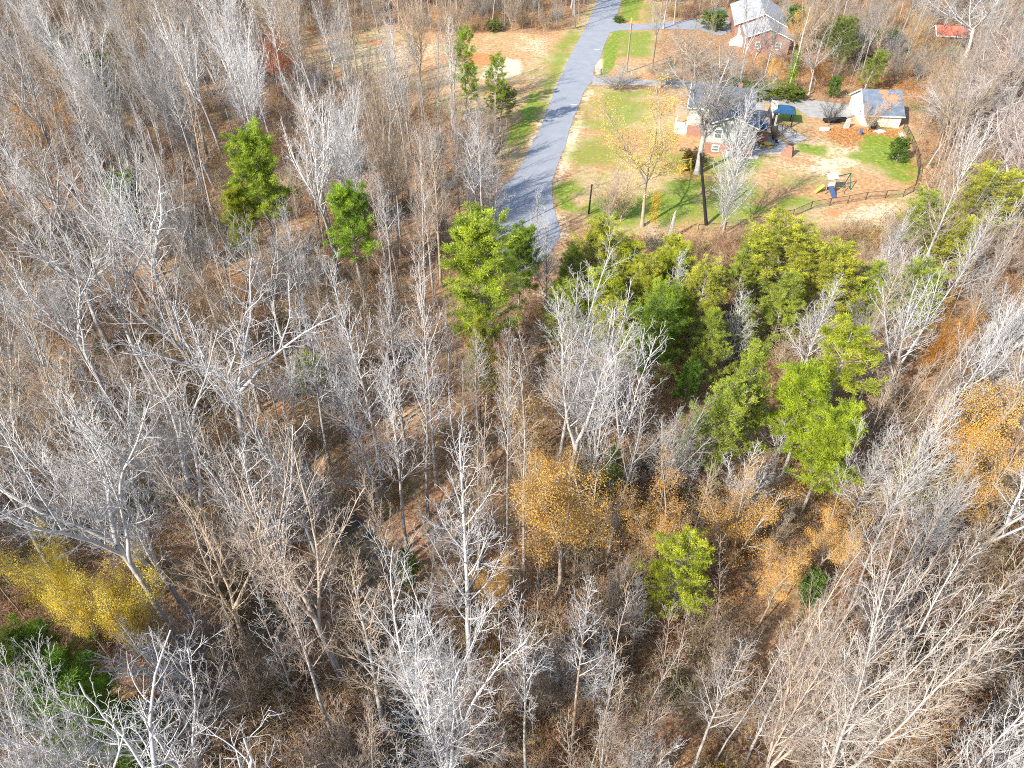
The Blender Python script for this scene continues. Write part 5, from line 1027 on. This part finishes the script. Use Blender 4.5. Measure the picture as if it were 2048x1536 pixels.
N_BARE = 300 - sum(1 for t in trees if t['name'] == 'bare_tree')
ind_b, ind_u = STAND[:N_BARE], UNDER[:290]
name_all(ind_b, 'bare tree'); name_all(ind_u, 'understory tree')
for lst, nm, cat, grp in ((ind_b, 'bare_tree', 'tree', BT), (ind_u, 'understory_tree', 'small tree', 'small bare understory trees')):
    for d in lst:
        e = put_tree(d['key'], nm, d['x'], d['y'], d['h'], d['w'], d['rz'], d['lean'], d['cc'], d['tc']); tag(e, d['label'], cat, grp)

# ------------------------------------------------------------------ stuff that nobody could count: far woods and undergrowth, instanced
def source_collection(name, items):
    c = bpy.data.collections.new(name)
    for i, (me_list, colr) in enumerate(items):
        o = None
        o = bpy.data.objects.new(f'{name}_{i:02d}', me_list); c.objects.link(o)
        for sl_ in o.material_slots:
            base = sl_.material; sl_.link = 'OBJECT'; cc_ = colr
            if base.name.startswith('twig') and max(colr) > .58: cc_ = (.40, .31, .23)
            sl_.material = tinted(base, cc_)
    return c
def joined(key):
    v = VARS[key]; a, b = v['trunk'], v['crown']; Vs, Fs, mi, off = [], [], [], 0
    for me, base in ((a, 0), (b, 1)):
        n = len(me.vertices); co = np.zeros(n * 3, np.float32); me.vertices.foreach_get('co', co); Vs.append(co.reshape(-1, 3))
        f = np.zeros(len(me.loops), np.int32); me.loops.foreach_get('vertex_index', f); Fs.append(f.reshape(-1, 4) + off); mi.append(np.full(len(me.polygons), base)); off += n
    V = np.concatenate(Vs); V[:, :2] /= v['w']; V[:, 2] /= v['h']
    return mesh_np('tree', V, Fs, [M_BARK, M_TWIG], np.concatenate(mi))
def instancer(name, P, scale, rot, index, coll, label, cat):
    me = bpy.data.meshes.new(name); me.vertices.add(len(P)); me.vertices.foreach_set('co', np.asarray(P, np.float32).ravel())
    for nm, tp, key, arr in (('scl', 'FLOAT_VECTOR', 'vector', scale), ('rot', 'FLOAT_VECTOR', 'vector', rot)):
        a = me.attributes.new(nm, tp, 'POINT'); a.data.foreach_set(key, np.asarray(arr, np.float32).ravel())
    a = me.attributes.new('idx', 'INT', 'POINT'); a.data.foreach_set('value', np.asarray(index, np.int32))
    o = link(name, me); tag(o, label, cat, kind='stuff')
    t = bpy.data.node_groups.new(name, 'GeometryNodeTree'); t.interface.new_socket('Geometry', in_out='INPUT', socket_type='NodeSocketGeometry'); t.interface.new_socket('Geometry', in_out='OUTPUT', socket_type='NodeSocketGeometry')
    n, l = t.nodes, t.links; gi, go = n.new('NodeGroupInput'), n.new('NodeGroupOutput'); ip = n.new('GeometryNodeInstanceOnPoints')
    ci = n.new('GeometryNodeCollectionInfo'); ci.inputs['Collection'].default_value = coll; ci.inputs['Separate Children'].default_value = True; ci.inputs['Reset Children'].default_value = True
    def attr(nm, tp):
        k = n.new('GeometryNodeInputNamedAttribute'); k.data_type = tp; k.inputs[0].default_value = nm; return k.outputs[0]
    ip.inputs['Pick Instance'].default_value = True
    l.new(gi.outputs[0], ip.inputs['Points']); l.new(ci.outputs[0], ip.inputs['Instance']); l.new(attr('idx', 'INT'), ip.inputs['Instance Index'])
    e2r = n.new('FunctionNodeEulerToRotation'); l.new(attr('rot', 'FLOAT_VECTOR'), e2r.inputs[0]); l.new(e2r.outputs[0], ip.inputs['Rotation']); l.new(attr('scl', 'FLOAT_VECTOR'), ip.inputs['Scale'])
    l.new(ip.outputs[0], go.inputs[0])
    md = o.modifiers.new('instances', 'NODES'); md.node_group = t
    return o
rest = STAND[N_BARE:] + UNDER[290:]
keys = sorted({d['key'] for d in rest}); items, ix = [], {}
jm = {k: joined(k) for k in keys}
for k in keys:
    for ci_, c in enumerate((WHITE, GREY, TAN, PINK)): ix[(k, c)] = len(items); items.append((jm[k], tuple(v * .85 for v in c)))
coll = source_collection('distant_wood_source', items)
instancer('distant_woods', [(d['x'], d['y'], gz(d['x'], d['y'])) for d in rest], [(d['w'], d['w'], d['h']) for d in rest], [(*d['lean'], d['rz']) for d in rest],
          [ix[(d['key'], d['cc'])] for d in rest], coll, 'thick mass of far leafless woods reading as one grey thicket', 'woods')

def brush_mesh(seed, n, spread, hgt, leafn=0, lm=None):
    r = random.Random(seed); out, tips = [], []
    for k in range(n):
        a, q = r.random() * 6.28, spread * math.sqrt(r.random()); b = (q * cos(a), q * sin(a), -.1)
        ln = hgt * r.uniform(.45, 1.1); p = path(r, b, dev((0, 0, 1), r.uniform(.05, 1.0), r.random() * 6.28), ln, 5, .13, -.01, .014, .006); out.append(p)
        for j in range(int(ln * 3.4)):
            q2, d2 = at(p, r.uniform(.2, .98)); pp = path(r, q2[:3], dev(d2, r.uniform(.4, 1.1), r.random() * 6.28), ln * r.uniform(.2, .45), 3, .16, 0, .009, .005); out.append(pp)
            tips.append((pp[-1], (0, 0, 1))); 
            for _ in range(2):
                q3, d3 = at(pp, r.uniform(.2, .95)); out.append(path(r, q3[:3], dev(d3, r.uniform(.4, 1.1), r.random() * 6.28), ln * r.uniform(.1, .22), 2, .16, 0, .007, .004))
    V, Fs = tubes(out); mi = np.zeros(sum(len(f) for f in Fs), np.int32); mats = [M_TWIG]
    if leafn: lv, lq = leaves(r, tips, leafn, .07); Fs.append(lq + len(V)); V = np.concatenate([V, lv]); mi = np.concatenate([mi, np.ones(len(lq), np.int32)]); mats.append(lm)
    return mesh_np('brush', V, Fs, mats, mi)
M_DRYLEAF = leaf_mat('dry_leaf', (.16, .075, .035), (.42, .22, .10))
bitems = []
bm_ = [brush_mesh(300 + i, (26, 34, 22)[i], (1.3, 1.6, .8)[i], (2.6, 1.7, 3.6)[i]) for i in range(3)] + [brush_mesh(310, 22, 1.4, 1.8, 420, M_DRYLEAF), brush_mesh(311, 16, 1.2, 2.4, 500, M_LEAF), brush_mesh(312, 24, 1.3, 1.3, 700, M_SHRUBLEAF)]
BC = [(.42, .28, .165), (.30, .22, .145), (.50, .41, .28), (.36, .20, .115)]
for m_ in bm_[:3]:
    for c in BC: bitems.append((m_, c))
bitems += [(bm_[3], (1, .9, .8)), (bm_[3], (.6, .5, .45)), (bm_[4], (.75, .5, .35)), (bm_[4], (.6, .6, .3)), (bm_[5], (1.2, 1.3, .9)), (bm_[5], (.7, .9, .7))]
bcoll = source_collection('undergrowth_source', bitems)
P_, S_, R_, I_ = [], [], [], []
NB2 = [NOBASE[0]]
g2 = random.Random(5)
for _ in range(13000):
    y = g2.uniform(5, 225); half = 10 + (y * .76 + 26) * .74; x = g2.uniform(-half, half); px, py = project(x, y, 0)
    if not okspot(px, py): continue
    ds = pldist(np.array([x]), np.array([y]), STREAM)[0]
    if ds < .9: continue
    dens = float(fbm(np.array([x]), np.array([y]), 9, 77)[0])
    if dens < .47 and g2.random() < .8: continue
    rg = region(px, py); s = g2.uniform(.6, 1.35); q = g2.random()
    if rg in ('slope', 'yardwood'): i = g2.choice([12, 13, 14, 15, 16, 17, 14]) if q < .42 else g2.randrange(12); s *= 1.0
    elif rg in ('right',): i = g2.choice([12, 13, 14, 15, 14, 14, 16, 12, 17, 15, 15]) if q < .45 else g2.randrange(12)
    else: i = g2.choice([12, 13, 12, 12, 14, 15, 17, 16, 17, 15]) if q < .3 else g2.randrange(12)
    P_.append((x, y, gz(x, y))); S_.append((s, s, s * g2.uniform(.6, 1.1))); R_.append((0, 0, g2.random() * 6.28)); I_.append(i)
instancer('undergrowth', P_, S_, R_, I_, bcoll, 'tangled brown undergrowth of dead stems and leaves on the forest floor', 'undergrowth')
